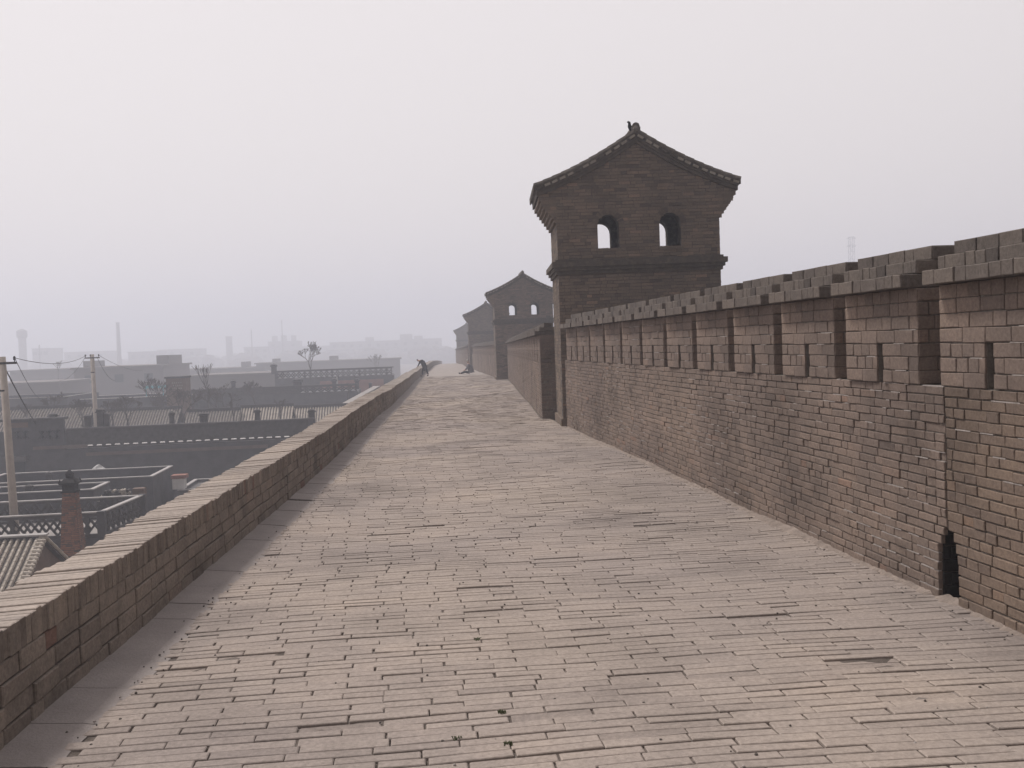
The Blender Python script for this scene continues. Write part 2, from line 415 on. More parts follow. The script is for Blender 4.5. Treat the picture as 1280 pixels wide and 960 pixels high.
# cement gutter strip along the inner parapet
gs = MB()
DR_Y = 13.26                                            # the drain
y = -2.0
while y < 80:
    Lg = random.uniform(.42, .62)
    y1 = y + Lg
    gap = .006
    if y < DR_Y - .06 < y1: y1 = DR_Y - .06
    if abs(y - (DR_Y - .06)) < 1e-6:                    # the sunken channel in front of the drain hole
        y = DR_Y + .07; continue
    nx_, ny_ = 4, 3
    vs = []
    lift = random.uniform(-.004, .004)
    for j in range(ny_ + 1):
        yq = y + gap / 2 + (y1 - y - gap) * j / ny_
        wd = STRIP - .01 + .018 * math.sin(yq * 2.1) + random.uniform(-.014, .014)
        for i in range(nx_ + 1):
            t = i / nx_
            x = pin(yq) - .01 + wd * t
            vs.append((x, yq, fz(x, yq) + .030 * (1 - t) ** 1.5 + .006 + lift - (.014 if i == nx_ else 0)))
    k = nx_ + 1
    fs = [(j * k + i, j * k + i + 1, (j + 1) * k + i + 1, (j + 1) * k + i) for j in range(ny_) for i in range(nx_)]
    nb = len(vs)
    for j in (0, ny_):                                  # little end faces so the cracks read as gaps
        vs += [(vs[j * k + i][0], vs[j * k + i][1], vs[j * k + i][2] - .05) for i in range(k)]
    for i in range(nx_):
        fs.append((i, nb + i, nb + i + 1, i + 1)); fs.append((ny_ * k + i, ny_ * k + i + 1, nb + k + i + 1, nb + k + i))
    gs.add(vs, fs)
    y = y1
tag(gs.build('gutter_strip', M['cement']), kind='structure')

# sandy debris along the foot of the tall wall
fl = MB()
vs = []; k = 0
y = -2
while y < 23.1:
    h = .020 + .010 * math.sin(y * 2.1) + random.uniform(-.007, .009); wd = .085 + .03 * math.sin(y * 1.3 + 1) + random.uniform(-.035, .035)
    x = rwx(y)
    vs += [(x + .01, y, fz(x, y) + max(.01, h)), (x - wd * .45, y, fz(x, y) + max(.006, h * .45)), (x - wd, y, fz(x, y) - .006)]; k += 1
    y += .045
fl.add(vs, [(i * 3 + j, i * 3 + j + 1, i * 3 + j + 4, i * 3 + j + 3) for i in range(k - 1) for j in range(2)])
tag(fl.build('sand_drift', M['fillet']), kind='stuff')

# ------------------------------------------------------------------ crenellated wall (tall, right-hand side)
ROW_L, ROW_U, V0 = .0652, .10, 1.50                      # lower courses, upper courses, foot of the merlons
MER_L, PITCH, MER_T = 1.16, 1.45, .44
SL0, SL1 = .53, .62                                     # arrow slit inside a merlon

def merlon_mesh_objects(root, mats):
    """one merlon in local coordinates: u = local +Y, outwards (to the walkway) = local -X, foot at z=0"""
    m = MB()
    mpf = lambda u, v, n: (-n, u, v)
    for r_ in range(7):
        v0, v1 = r_ * ROW_U, (r_ + 1) * ROW_U
        spans = [(0, SL0), (SL1, MER_L)] if r_ < 3 else [(0, MER_L)]
        for _ in range(3):
            u_ = random.uniform(0, MER_L - .3)
            if r_ and (r_ > 3 or u_ > SL1 or u_ < SL0 - .3) and random.random() < .6: m.box_uv(mpf, u_, u_ + random.uniform(.08, .28), v0 - .004, v0 + .0035, -.02, .004, 2)
        for a, b in spans:
            m.course(mpf, a, b, v0, v1, .27, .5 if r_ % 2 else .95, joint=.008, proud=(0, .007))
    mpn = lambda u, v, n: (u, -n, v)
    mpe = lambda u, v, n: (MER_T - u, MER_L + n, v)
    for mp in (mpn, mpe):
        for r_ in range(7): m.course(mp, 0, MER_T, r_ * ROW_U, (r_ + 1) * ROW_U, .27, .6 if r_ % 2 else 1, joint=.008)
    e = .011
    for (a, b, c, d) in [(0, SL0, 0, .3), (SL1, MER_L, 0, .3), (0, MER_L, .3, .7)]:
        m.box((e, a + (e if a == 0 else 0), c), (MER_T - e, b - (e if b == MER_L else 0), d), 1)
    body = m.build('merlon', mats, root)
    c = MB()
    for k_, (n0, n1) in enumerate([(.12, .56), (0.0, .44), (-.12, .32)]):
        z0, z1 = .7 + k_ * .1, .8 + k_ * .1
        f0 = -n0; f1 = n1
        c.course(lambda u, v, n: (f0 - n, u, v), 0, MER_L, z0, z1, .25, .6 if k_ % 2 else 1, joint=.008, hdr=.6, proud=(0, .01))
        c.course(lambda u, v, n: (f0 + u, -n, v), 0, f1 - f0, z0, z1, .3, 1, joint=.008)
        c.course(lambda u, v, n: (f1 - u, MER_L + n, v), 0, f1 - f0, z0, z1, .3, 1, joint=.008)
        c.box((f0 + .004, .004, z0 + .002), (f1 - .004, MER_L - .004, z1 - .001), 1)
    cap = c.build('coping', [M['cap_brick'], M['mortar_dark']], body)
    return body

def line_map(p0, p1, z0=0.0, zs=0.0):
    """wall coordinates along p0 -> p1, outwards = to the left of the direction of travel"""
    d = Vector((p1[0] - p0[0], p1[1] - p0[1])); Ln = d.length; d /= Ln
    nx, ny = -d.y, d.x
    return (lambda u, v, n: (p0[0] + d.x * u + nx * n, p0[1] + d.y * u + ny * n, z0 + zs * u + v)), Ln

def lower_wall(mb, p0, p1, hole=None, z0=0., zs=0., off=0, hdr=.3, mi=0, rows=23, row=ROW_L, bias=0, thick=.5, lime=None):
    mp, Ln = line_map(p0, p1, z0, zs)
    for r_ in range(rows):
        v0, v1 = r_ * row + off, (r_ + 1) * row + off
        spans = [(0, Ln)]
        if hole:
            s_ = hole((v0 + v1) / 2)
            if s_: spans = [(0, s_[0] + random.uniform(-.004, .004)), (s_[1] + random.uniform(-.004, .008), Ln)]
        for a, b in spans:
            if lime is not None:
                u_ = a
                while u_ < b - .3:
                    q = .5 + .5 * math.sin(u_ * .9 + v0 * 2.3 + lime) * math.sin(u_ * .37 - v0 * 3.1 + 2 * lime)
                    ln = random.uniform(.05, .32)
                    if random.random() < .75 * max(0, q - .35): mb.box_uv(mp, u_, min(b, u_ + ln), v1 - .0045, v1 + .0035, -.02, .0035, 3)
                    u_ += ln + random.uniform(.05, .3)
            if b - a > .03: mb.course(mp, a, b, v0, v1, .265, .5 if r_ % 2 else .97, joint=.0085, hdr=hdr, proud=(-.001, .008), mi=mi, tone_bias=bias)
    return mp, Ln

WALL = empty('crenellated_wall', (3.7, 0, 0))
tag(WALL, 'tall grey brick battlement wall in the right foreground, with crenels, arrow slits and a dark drain arch at its foot', 'wall')
wm = MB()
SEAM = 6.80
HOLE0, HOLE1 = 6.69, 6.90
off = Vector((3.7, 0))
# far stretch (greyer), from the seam to the first tower
def hole_b(v):
    if v > .47: return None
    q = .21 if v < .38 else .21 - (v - .38) * 1.2
    return (0, max(.06, q - .11 + .0))
p0, p1 = (3.705 - 3.7, SEAM), (3.675 - 3.7, 23.25)
lower_wall(wm, p0, p1, lambda v: (0, interp(v, [0, .36, .52], [.11, .105, .02])) if v < .52 else None, mi=0, lime=1.0, hdr=.42)
# near stretch (browner), its courses out of step
q0, q1 = (3.90 - 3.7, -1.0), (3.712 - 3.7, SEAM - .004)
Lq = math.hypot(q1[0] - q0[0], q1[1] - q0[1])
lower_wall(wm, q0, q1, lambda v: (Lq - interp(v, [0, .36, .50], [.125, .115, .05]), Lq) if v < .50 else None, mi=2, row=.0714, rows=21, hdr=.45, lime=3.0)
# core behind the bricks, with the drain arch left open
mpb, Lb = line_map(p0, p1); mpa, La = line_map(q0, q1)
def core(mb, mp, a, b, v0, v1, mi, n0=-.5, n1=-.011):
    c = [mp(a, v0, n0), mp(b, v0, n0), mp(b, v0, n1), mp(a, v0, n1), mp(a, v1, n0), mp(b, v1, n0), mp(b, v1, n1), mp(a, v1, n1)]
    mb.add(c, [(0, 3, 2, 1), (4, 5, 6, 7), (0, 1, 5, 4), (1, 2, 6, 5), (2, 3, 7, 6), (3, 0, 4, 7)], mi)
core(wm, mpb, .125, Lb, -.1, .52, 1); core(wm, mpb, 0, Lb, .52, V0 - .003, 1)
core(wm, mpa, 0, La - .135, -.1, .50, 1); core(wm, mpa, 0, La, .50, V0 - .003, 1)
wm.build('lower_wall', [M['wall_brick'], M['mortar'], M['wall_brick_brown'], M['lime']], WALL)
dh = MB()                                               # brick lining of the drain arch, its inner shade painted near black
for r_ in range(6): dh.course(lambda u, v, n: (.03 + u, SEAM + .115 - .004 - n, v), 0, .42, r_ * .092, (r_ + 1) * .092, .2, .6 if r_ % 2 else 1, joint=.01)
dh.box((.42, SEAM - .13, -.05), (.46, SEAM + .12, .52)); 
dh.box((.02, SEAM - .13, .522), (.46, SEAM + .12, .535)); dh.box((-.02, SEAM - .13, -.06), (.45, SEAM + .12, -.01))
dh.build('drain_arch', [M['soot_and_shade']], WALL)
first = None
protos = []
for k_ in range(3): protos.append(merlon_mesh_objects(WALL, [M['wall_brick'], M['mortar'], M['lime']]))
used = 0
for k_ in range(-5, 11):
    y0 = 7.14 + PITCH * k_
    if used < 3: b = protos[used]
    else: b = copy_tree(protos[random.randrange(3)], WALL)
    used += 1
    xx = interp(y0, [-1, SEAM, SEAM + .2, 23], [.19, .012, .003, -.024])
    b.location = (xx, y0, V0); 
    if y0 < 6: b.rotation_euler = (0, 0, R(1.3))
# end pier by the tower
# ------------------------------------------------------------------ further stretches of the same wall
def far_wall(name, label, pts, mer, pier=True, rows=23):
    """pts = (x0,y0,z0),(x1,y1,z1); merlons copied from the near wall"""
    (x0, y0_, z0), (x1, y1_, z1) = pts
    root = empty(name, (x0, y0_, z0)); tag(root, label, 'wall', 'stretches of battlement wall between the towers')
    d = Vector((x1 - x0, y1_ - y0_, 0)); Ln = d.length; zs = (z1 - z0) / Ln
    mb = MB()
    P0, P1 = (0, 0), (x1 - x0, y1_ - y0_)
    mp, _ = lower_wall(mb, P0, P1, zs=zs, rows=rows)
    core(mb, mp, 0, Ln, -.1, V0 - .003, 1, n0=-.55)
    # end face towards the camera
    dd = d.normalized(); nx, ny = -dd.y, dd.x
    for r_ in range(23):
        mb.course(lambda u, v, n: (-nx * u - dd.x * n, -ny * u - dd.y * n, v), 0, .55, r_ * ROW_L, (r_ + 1) * ROW_L, .27, .5 if r_ % 2 else 1)
    mb.build('lower_wall', [M['wall_brick'], M['mortar']], root)
    ang = -math.atan2(d.x, d.y)
    nm = int((Ln - .1) / PITCH)
    for k_ in range(nm):
        s_ = .02 + k_ * PITCH
        b = copy_tree(protos[k_ % 3], root)
        b.location = (dd.x * s_, dd.y * s_, V0 + zs * s_); b.rotation_euler = (0, 0, ang)
    return root
far_wall('crenellated_wall', 'battlement wall running from the large first tower to the smaller second tower', [(3.50, 26.1, -.10), (6.60, 64.7, -.26)], 0)
far_wall('crenellated_wall', 'battlement wall running from the second tower to the hazy third tower', [(6.28, 67.6, -.32), (7.05, 103.6, -.44)], 0)
far_wall('crenellated_wall', 'faintest stretch of battlement wall, beyond the third tower', [(6.9, 108.0, -.44), (9.6, 184.0, -1.0)], 0)

# ------------------------------------------------------------------ inner parapet (low, left-hand side)
PAR = empty('parapet', (0, 0, 0))
tag(PAR, 'low brick parapet with a broad pale top along the left edge of the walkway', 'parapet')
def arc_table(fx, y0, y1, step):
    ys = [y0]; s_ = [0.]
    while ys[-1] < y1:
        y_ = ys[-1] + step
        s_.append(s_[-1] + math.hypot(step, fx(y_) - fx(ys[-1]))); ys.append(y_)
    return s_, ys
S_IN, Y_IN = arc_table(pin, -2, 226, .25)
def par_map(u, v, n):
    y_ = interp(u, S_IN, Y_IN); return (pin(y_) + n, y_, fz(pin(y_), y_) + v)
def s_of(Y): return interp(Y, Y_IN, S_IN)
pb = MB()
SD = s_of(DR_Y)
END = s_of(40)
rows_p = [(0.0, .115), (.115, .225), (.225, .335), (.335, .445)]
for r_, (v0, v1) in enumerate(rows_p):
    if r_ < 2 or True:
        spans = [(0, SD - .045), (SD + .05, END)] if v0 < .3 else [(0, END)]
        for a, b in spans: pb.course(par_map, a, b, v0, v1, .34, .5 if r_ % 2 else .95, joint=.010, hdr=.25, proud=(-.006, .008), ch=.006)
# core
vs = []; ycs = [y_ for y_ in Y_IN[::2]]
def core_strip(mb, y0, y1, v0, v1, mi):
    yl = [y0] + [q for q in Y_IN[::2] if y0 < q < y1] + [y1]
    vs = []
    for q in yl:
        xi, xo = pin(q) - (.018 if y0 < 40 else .004), pout(q)
        z = fz(pin(q), q)
        vs += [(xi, q, z + v0), (xi, q, z + v1), (xo, q, z + v1), (xo - .35, q, z + v0 - 1.2)]
    k_ = len(yl)
    mb.add(vs, [(i * 4 + j, i * 4 + j + 1, i * 4 + j + 5, i * 4 + j + 4) for i in range(k_ - 1) for j in range(3)] + [(0, 1, 2, 3), tuple((k_ - 1) * 4 + j for j in (3, 2, 1, 0))], mi)
core_strip(pb, -2, DR_Y - .045, -.1, .57, 1)
core_strip(pb, DR_Y + .05, 40, -.1, .57, 1)
core_strip(pb, DR_Y - .045, DR_Y + .05, .335, .57, 1)
core_strip(pb, 40, 225, -.1, .60, 2)
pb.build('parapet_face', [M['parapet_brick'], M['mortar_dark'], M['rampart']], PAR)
# coping: bricks set on edge right across the top
cp = MB()
y = -2.0
while y < 84:
    wdt = random.uniform(.055, .075) if y < 40 else .3
    y1 = y + wdt
    gp = random.choice([.002, .003, .004, .007, .010])
    if y > 40: gp = .004
    a0, a1 = pin(y) + random.uniform(-.006, .012), pout(y) + random.uniform(-.02, .02)
    n_ = max(1, int(round((a0 - a1) / random.choice([.36, .3, .42]))))
    zc = PAR_H + random.uniform(-.006, .006)
    tone = random.gauss(.5, .22)
    sag = -.02
    for j in range(n_):
        xa = a1 + (a0 - a1) * j / n_; xb = a1 + (a0 - a1) * (j + 1) / n_
        if j > 0: xa += .004
        tq = min(1, max(0, tone + random.uniform(-.15, .15)))
        dz = random.uniform(-.003, .003)
        f0 = fz(pin(y), y); f1 = fz(pin(y1), y1)
        dx = (pin(y1) - pin(y)) if j == n_ - 1 else 0
        zl = zc + dz - (.015 if j == 0 else 0)
        c = .004
        vs = [(xa, y + gp / 2, f0 + .45), (xb, y + gp / 2, f0 + .45), (xb + dx, y1 - gp / 2, f1 + .45), (xa, y1 - gp / 2, f1 + .45),
              (xa, y + gp / 2, f0 + zl - c), (xb, y + gp / 2, f0 + zc + dz - c), (xb + dx, y1 - gp / 2, f1 + zc + dz - c), (xa, y1 - gp / 2, f1 + zl - c),
              (xa + c, y + gp / 2 + c, f0 + zl), (xb - c * 1.5, y + gp / 2 + c, f0 + zc + dz), (xb + dx - c * 1.5, y1 - gp / 2 - c, f1 + zc + dz), (xa + c, y1 - gp / 2 - c, f1 + zl)]
        cp.add(vs, [(0, 1, 5, 4), (2, 3, 7, 6), (3, 0, 4, 7), (4, 5, 9, 8), (5, 6, 10, 9), (6, 7, 11, 10), (7, 4, 8, 11), (8, 9, 10, 11)], 0, tq)
        cp.add([vs[1], vs[2], vs[6], vs[5]], [(0, 1, 2, 3)], 1, min(1, max(0, tq + random.uniform(-.3, .1))))
    y = y1
core_strip(cp, 40, 225.5, .55, PAR_H - .004, 0)
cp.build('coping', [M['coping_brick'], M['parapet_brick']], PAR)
dm = MB()                                               # hollow and channel of the drain, coloured near black as shade
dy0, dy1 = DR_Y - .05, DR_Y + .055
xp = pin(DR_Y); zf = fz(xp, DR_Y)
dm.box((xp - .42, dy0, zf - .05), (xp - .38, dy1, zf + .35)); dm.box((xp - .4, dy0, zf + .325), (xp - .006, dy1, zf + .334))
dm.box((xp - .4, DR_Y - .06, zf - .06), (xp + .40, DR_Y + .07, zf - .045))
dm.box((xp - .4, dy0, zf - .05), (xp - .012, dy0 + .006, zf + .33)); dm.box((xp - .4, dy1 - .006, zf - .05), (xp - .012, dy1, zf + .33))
dm.build('drain_opening', M['soot_and_shade'], PAR)

# ------------------------------------------------------------------ watchtowers
TW = 3.68
def curve_wall(outline, holes, thick, name='tmp'):
    """polygon with holes in the x,z plane, extruded in +y from 0 to thick; returns verts, faces"""
    cu = bpy.data.curves.new(name, 'CURVE'); cu.dimensions = '2D'; cu.fill_mode = 'BOTH'; cu.extrude = thick / 2
    for poly in [outline] + holes:
        sp = cu.splines.new('POLY'); sp.points.add(len(poly) - 1); sp.use_cyclic_u = True
        for p_, (x, z) in zip(sp.points, poly): p_.co = (x, z, 0, 1)
    o = bpy.data.objects.new(name, cu); COL.objects.link(o)
    dg = bpy.context.evaluated_depsgraph_get(); dg.update()
    me = bpy.data.meshes.new_from_object(o.evaluated_get(dg))
    vs = [(v.co.x, v.co.z + thick / 2, v.co.y) for v in me.vertices]; fs = [tuple(p.vertices) for p in me.polygons]
    bpy.data.objects.remove(o); bpy.data.curves.remove(cu); bpy.data.meshes.remove(me)
    return vs, fs

def arch_poly(x0, x1, z0, z1, n=10):
    r = (x1 - x0) / 2; c = (x0 + x1) / 2
    return [(x0, z0), (x1, z0)] + [(c + r * math.cos(math.pi * i / n), z1 - r + r * math.sin(math.pi * i / n)) for i in range(n + 1)]
def arch_span(x0, x1, z0, z1, v):
    if v < z0 or v > z1: return None
    r = (x1 - x0) / 2; c = (x0 + x1) / 2
    if v > z1 - r:
        h = math.sqrt(max(0, r * r - (v - (z1 - r)) ** 2)); return (c - h, c + h)
    return (x0, x1)

Z_COR0, Z_COR1, Z_CB0, Z_CB1, Z_APEX = 3.42, 3.70, 4.60, 5.17, 6.32
CB = .39                                               # reach of the corbelled eaves
def roof_under(t): return 5.20 + (Z_APEX - 5.20) * (.66 * t + .34 * t * t)
def roof_x(t): return -CB - .04 + (TW / 2 + CB + .04) * t
def make_tower(windows=True, D=2.4, rear=None, label='', loc=(0, 0, 0), rz=0):
    root = empty('watchtower', loc, rz)
    tag(root, label, 'watchtower', 'watchtowers along the rampart')
    fr_w = [(.92, 1.40, 3.97, 4.73), (2.32, 2.80, 3.97, 4.73)] if windows else []
    re_w = (rear or [(a + .1, b + .1, c, d) for a, b, c, d in fr_w]) if windows else []
    half = [(0, -.3), (0, Z_CB0)] + [(-CB * i / 6, Z_CB0 + (Z_CB1 - Z_CB0) * i / 6) for i in range(1, 7)] + [(roof_x(t) + .03, roof_under(t) + .02) for t in (0.02, .15, .3, .45, .6, .75, .9)]
    outline = half + [(TW / 2, Z_APEX + .02)] + [(TW - x, z) for x, z in reversed(half)]
    mb = MB()
    TH = .34
    vs, fs = curve_wall(outline, [arch_poly(*w_) for w_ in fr_w], TH)
    mb.add([(x, y_ + .010, z) for x, y_, z in vs], fs, 1)
    vs, fs = curve_wall(outline, [arch_poly(*w_) for w_ in re_w], TH)
    mb.add([(x, y_ + D - TH, z) for x, y_, z in vs], fs, 1)
    for x0 in (.004, TW - TH - .004): mb.box((x0, TH + .004, -.3), (x0 + TH, D - TH, Z_CB0 + .3), 1)
    mb.box((TH, TH + .004, 3.4), (TW - TH, D - TH, 3.55), 1)
    # brick skin
    def lim(v):
        if v < Z_CB0: return (0, TW)
        if v < Z_CB1:
            q = CB * math.floor((v - Z_CB0) / (Z_CB1 - Z_CB0) * 6 + 1) / 6; return (-q, TW + q)
        for i in range(200):
            t = i / 200
            if roof_under(t) > v: return (roof_x(t) - .02, TW - roof_x(t) + .02)
        return (TW / 2 - .02, TW / 2 + .02)
    rh = .074
    r_ = 0; v = -.3
    mpF = lambda u, v_, n: (u, -n, v_)
    while v < Z_APEX - .04:
        a, b = lim(v + rh / 2); spans = [(a, b)]
        for w_ in fr_w:
            sp = arch_span(*w_, v + rh / 2)
            if sp:
                a2, b2 = spans[-1]; spans[-1] = (a2, sp[0]); spans.append((sp[1], b2))
        for a2, b2 in spans:
            if b2 - a2 > .04: mb.course(mpF, a2, b2, v, v + rh, .27, .5 if r_ % 2 else .95, joint=.009, hdr=.35, proud=(-.002, .004), ch=.003)
        v += rh; r_ += 1
    for mp in (lambda u, v_, n: (-n, D - u, v_), lambda u, v_, n: (TW + n, u, v_), lambda u, v_, n: (TW - u, D + n, v_)):
        back = mp(0, 0, .0)[1] > D - .01 and mp(0, 0, 0)[0] > .1
        if back: continue
        for r_ in range(int((Z_CB0 + .3) / rh)):
            mb.course(mp, 0, D, -.3 + r_ * rh, -.3 + (r_ + 1) * rh, .27, .5 if r_ % 2 else .95, joint=.009, proud=(-.002, .004), ch=.003)
    mb.build('wall', [M['tower_brick'], M['mortar_tower']], root)
    # string course
    c = MB()
    for z0, z1, o_ in [(Z_COR0, 3.50, .045), (3.50, 3.58, .09), (3.58, Z_COR1, .14), (Z_COR1, 3.75, .06)]:
        c.box((-o_, -o_, z0 + .001), (TW + o_, D + o_, z1 - .001))
    # hollow it: only a rim is wanted above the floor, the part inside stays below the window sill
    c.build('cornice', M['verge'], root)
    # corbelled eaves
    e = MB(); e2 = MB()
    for i in range(7):
        z0 = Z_CB0 + (Z_CB1 - Z_CB0) * i / 7; z1 = Z_CB0 + (Z_CB1 - Z_CB0) * (i + 1) / 7; q = CB * (i + 1) / 7
        nb = int(D / .13)
        for side in (0, 1):
            xa, xb = (-q, .02) if side == 0 else (TW - .02, TW + q)
            (e if side == 0 else e2).box((xa, .006, z0 + .002), (xb, D - .004, z1 - .002))
    e.build('corbel', M['tower_brick'], root); e2.build('corbel', M['tower_brick'], root)
    # windows: ring of bricks round each arch
    for w_ in fr_w:
        wb = MB(); x0, x1, z0, z1 = w_; r = (x1 - x0) / 2; cx = (x0 + x1) / 2; cz = z1 - r
        nv = 13
        for i in range(nv):
            t0, t1 = math.pi * i / nv + .02, math.pi * (i + 1) / nv - .02
            pts = [(cx + rr * math.cos(t), cz + rr * math.sin(t)) for rr, t in ((r + .005, t0), (r + .13, t0), (r + .13, t1), (r + .005, t1))]
            wb.prism(pts, -.012 + random.uniform(-.003, .003), .02, 0, random.random() * .8)
        wo = wb.build('window', [M['tower_brick']], root)
        sb = MB(); sb.box((x0 - .05, -.02, z0 - .055), (x1 + .05, .05, z0 - .004), 0, .3); sb.build('sill', [M['tower_brick']], wo)
    # roof
    ns = 12
    prof_u = [(roof_x(i / ns), roof_under(i / ns)) for i in range(ns + 1)]
    def top(t): return (roof_x(t) - .05 * (1 - t), 5.42 + (6.58 - 5.42) * (.66 * t + .34 * t * t))
    prof_t = [top(i / ns) for i in range(ns + 1)]
    rf = MB(); vg = MB()
    Y0, Y1 = -.10, D + .10
    for side in (0, 1):
        fx = (lambda x: x) if side == 0 else (lambda x: TW - x)
        pu = [(fx(x), z + .12) for x, z in prof_u]; ptp = [(fx(x), z - .03) for x, z in prof_t]
        rf.prism(pu + ptp[::-1], Y0 + .03, Y1 - .03)
        # two brick bands under the verge
        for (o0, o1, pr) in [(-.01, .07, .05), (.07, .14, .085)]:
            b0 = [(fx(x), z + o0) for x, z in prof_u]; b1 = [(fx(x), z + o1) for x, z in prof_u]
            vg.prism(b0 + b1[::-1], -pr, D + pr)
        # round tiles down the slope
        nt_ = int((Y1 - Y0) / .17)
        for j in range(nt_ + 1):
            yq = Y0 + (Y1 - Y0) * j / nt_
            pts = []; rad = []
            nseg = 11
            for i in range(nseg):
                for dt, r_ in ((0, .062), (.96, .050)):
                    t = min(.985, (i + dt) / nseg)
                    x, z = top(t); pts.append((fx(x), yq, z + .0)); rad.append(r_)
            rf.tube(pts, rad, 6)
        # tile ends lying along the verge
        for i in range(13):
            t = (i + .3 + random.uniform(-.1, .1)) / 13.2; x, z = top(t); x2, z2 = top(min(1, t + .052))
            if random.random() < .82:
                vg.bar((fx(x), Y0 - .012, z - .085), (fx(x2), Y0 - .012, z2 - .085), .05, .05, 1 if random.random() < .8 else 0)
        # drip tiles along the eaves
        for j in range(nt_):
            yq = Y0 + (Y1 - Y0) * (j + .5) / nt_
            x, z = top(0)
            vg.box((fx(x) - .015, yq - .06, z - .10), (fx(x) + .015, yq + .06, z + .01))
    roof = rf.build('roof', [M['roof_tile']], root)
    vg.build('verge', [M['verge'], M['verge_pale']], roof)
    rd = MB()
    rd.box((TW / 2 - .10, Y0 - .01, 6.50), (TW / 2 + .10, Y1 + .01, 6.66)); rd.tube([(TW / 2, Y0 - .03, 6.67), (TW / 2, Y1 + .03, 6.67)], .085, 8)
    rd.lathe((TW / 2, Y0 - .02, 6.60), [(.0, -.09), (.07, -.05), (.085, 0), (.07, .05), (0, .09)], 8)
    rd.build('ridge', M['roof_tile'], roof)
    # plinth
    pl = MB(); pl.box((-.05, -.05, -.9), (TW + .05, D + .05, .16)); pl.build('plinth', M['tower_brick'], root)
    return root

def local_rear(loc, rz, D, pxs):
    """where on the back wall of a tower a line of sight leaves, in the tower's own x"""
    res = []
    for (u, v) in pxs:
        best = None
        for k_ in range(60):
            Yq = loc[1] + D * (.5 + k_ / 50.0)
            p_ = at(u, v, Yq) - Vector(loc)
            c, s_ = math.cos(-rz), math.sin(-rz)
            lx, ly = c * p_.x - s_ * p_.y, s_ * p_.x + c * p_.y
            if best is None or abs(ly - D) < best[0]: best = (abs(ly - D), lx, p_.z)
        res.append((best[1], best[2]))
    return res
T1 = (3.60, 23.30, 0.0); A1 = R(-5.0); D1 = 2.3
(rx1, rz1), (rx2, rz2) = local_rear(T1, A1, D1 - .34, [(764, 300), (835, 297)])
make_tower(True, D1, [(rx1 - .5, rx1, 3.90, 4.78), (rx2 - .5, rx2, 3.90, 4.78)], 'large nearest watchtower with two arched openings showing sky, joined to the foreground wall', T1, A1)
T2 = (5.92, 65.0, -.28); A2 = R(-2.5)
(rx1, rz1), (rx2, rz2) = local_rear(T2, A2, D1 - .34, [(643.8, 388), (671.2, 388)])
make_tower(True, D1, [(rx1 - .42, rx1, 3.95, 4.68), (rx2 - .42, rx2, 3.95, 4.68)], 'second watchtower, smaller and greyer, half hidden behind the large one, with two bright arched openings', T2, A2)
make_tower(False, D1, None, 'third watchtower, bluish in the haze, with a plain windowless gable', (6.80, 104.0, -.44), R(-2))
make_tower(False, D1, None, 'farthest watchtower, pale grey and nearly lost in the haze', (9.9, 185.0, -.75), R(-2))

# crow perched on the ridge of the first tower
cr = MB()
cb = Vector(T1) + Vector((TW / 2 * math.cos(A1) - .12, TW / 2 * math.sin(A1) - .02, 6.57))
cr.tube([(0, 0, .02), (.0, 0, .06), (-.01, 0, .13), (-.015, 0, .19), (-.02, 0, .235), (-.05, 0, .25), (-.085, 0, .24)], [.012, .045, .055, .04, .036, .028, .006], 8)
cr.tube([(.01, 0, .09), (.05, 0, .0), (.075, 0, -.06)], [.035, .025, .012], 6)
cr.tube([(0, .02, .04), (0, .02, -.03)], .007, 5); cr.tube([(0, -.02, .04), (0, -.02, -.03)], .007, 5)
cro = cr.build('bird', M['crow'], None, True); cro.location = cb; cro.scale = (.85, .85, .85)
tag(cro, 'small black bird perched upright on the ridge of the large watchtower', 'bird')

# ------------------------------------------------------------------ people
def skin_mesh(joints, edges, name, mat, parent, sub=2, root=0):
    """joints: (x,y,z,r)"""
    me = bpy.data.meshes.new(name); me.from_pydata([j[:3] for j in joints], edges, [])
    o = bpy.data.objects.new(name, me); COL.objects.link(o)
    md = o.modifiers.new('skin', 'SKIN'); md.use_smooth_shade = True
    sv = me.skin_vertices[0].data if len(me.skin_vertices) else None
    if sv is None:
        me.attributes.new
    for i, j in enumerate(joints):
        r = j[3]; sv[i].radius = r if isinstance(r, tuple) else (r, r); sv[i].use_root = (i == root)
    ss = o.modifiers.new('sub', 'SUBSURF'); ss.levels = sub; ss.render_levels = sub
    dg = bpy.context.evaluated_depsgraph_get(); dg.update()
    m2 = bpy.data.meshes.new_from_object(o.evaluated_get(dg)); m2.name = name
    m2.materials.clear(); m2.materials.append(mat)
    bpy.data.objects.remove(o)
    r = bpy.data.objects.new(name, m2); COL.objects.link(r); r.parent = parent
    return r

def hand(j, e, wrist, d, side):
    """five short skinned fingers from a palm; appended to joints j and edges e"""
    d = Vector(d).normalized(); s = Vector((0, side, 0)); p = Vector(j[wrist][:3]) + d * .07
    pi = len(j); j.append((*p, .030)); e.append((wrist, pi))
    for k_, (o_, ln) in enumerate([(-.030, .062), (-.010, .075), (.010, .070), (.028, .055)]):
        a = p + s * o_ + d * .03; b_ = a + d * ln * .55; c = b_ + d * ln * .35 + Vector((0, 0, -.015))
        i0 = len(j); j += [(*a, .011), (*b_, .0095), (*c, .008)]; e += [(pi, i0), (i0, i0 + 1), (i0 + 1, i0 + 2)]
    a = p - s * .04 - d * .03; b_ = a - s * .012 + d * .035
    i0 = len(j); j += [(*a, .012), (*b_, .009)]; e += [(pi, i0), (i0, i0 + 1)]

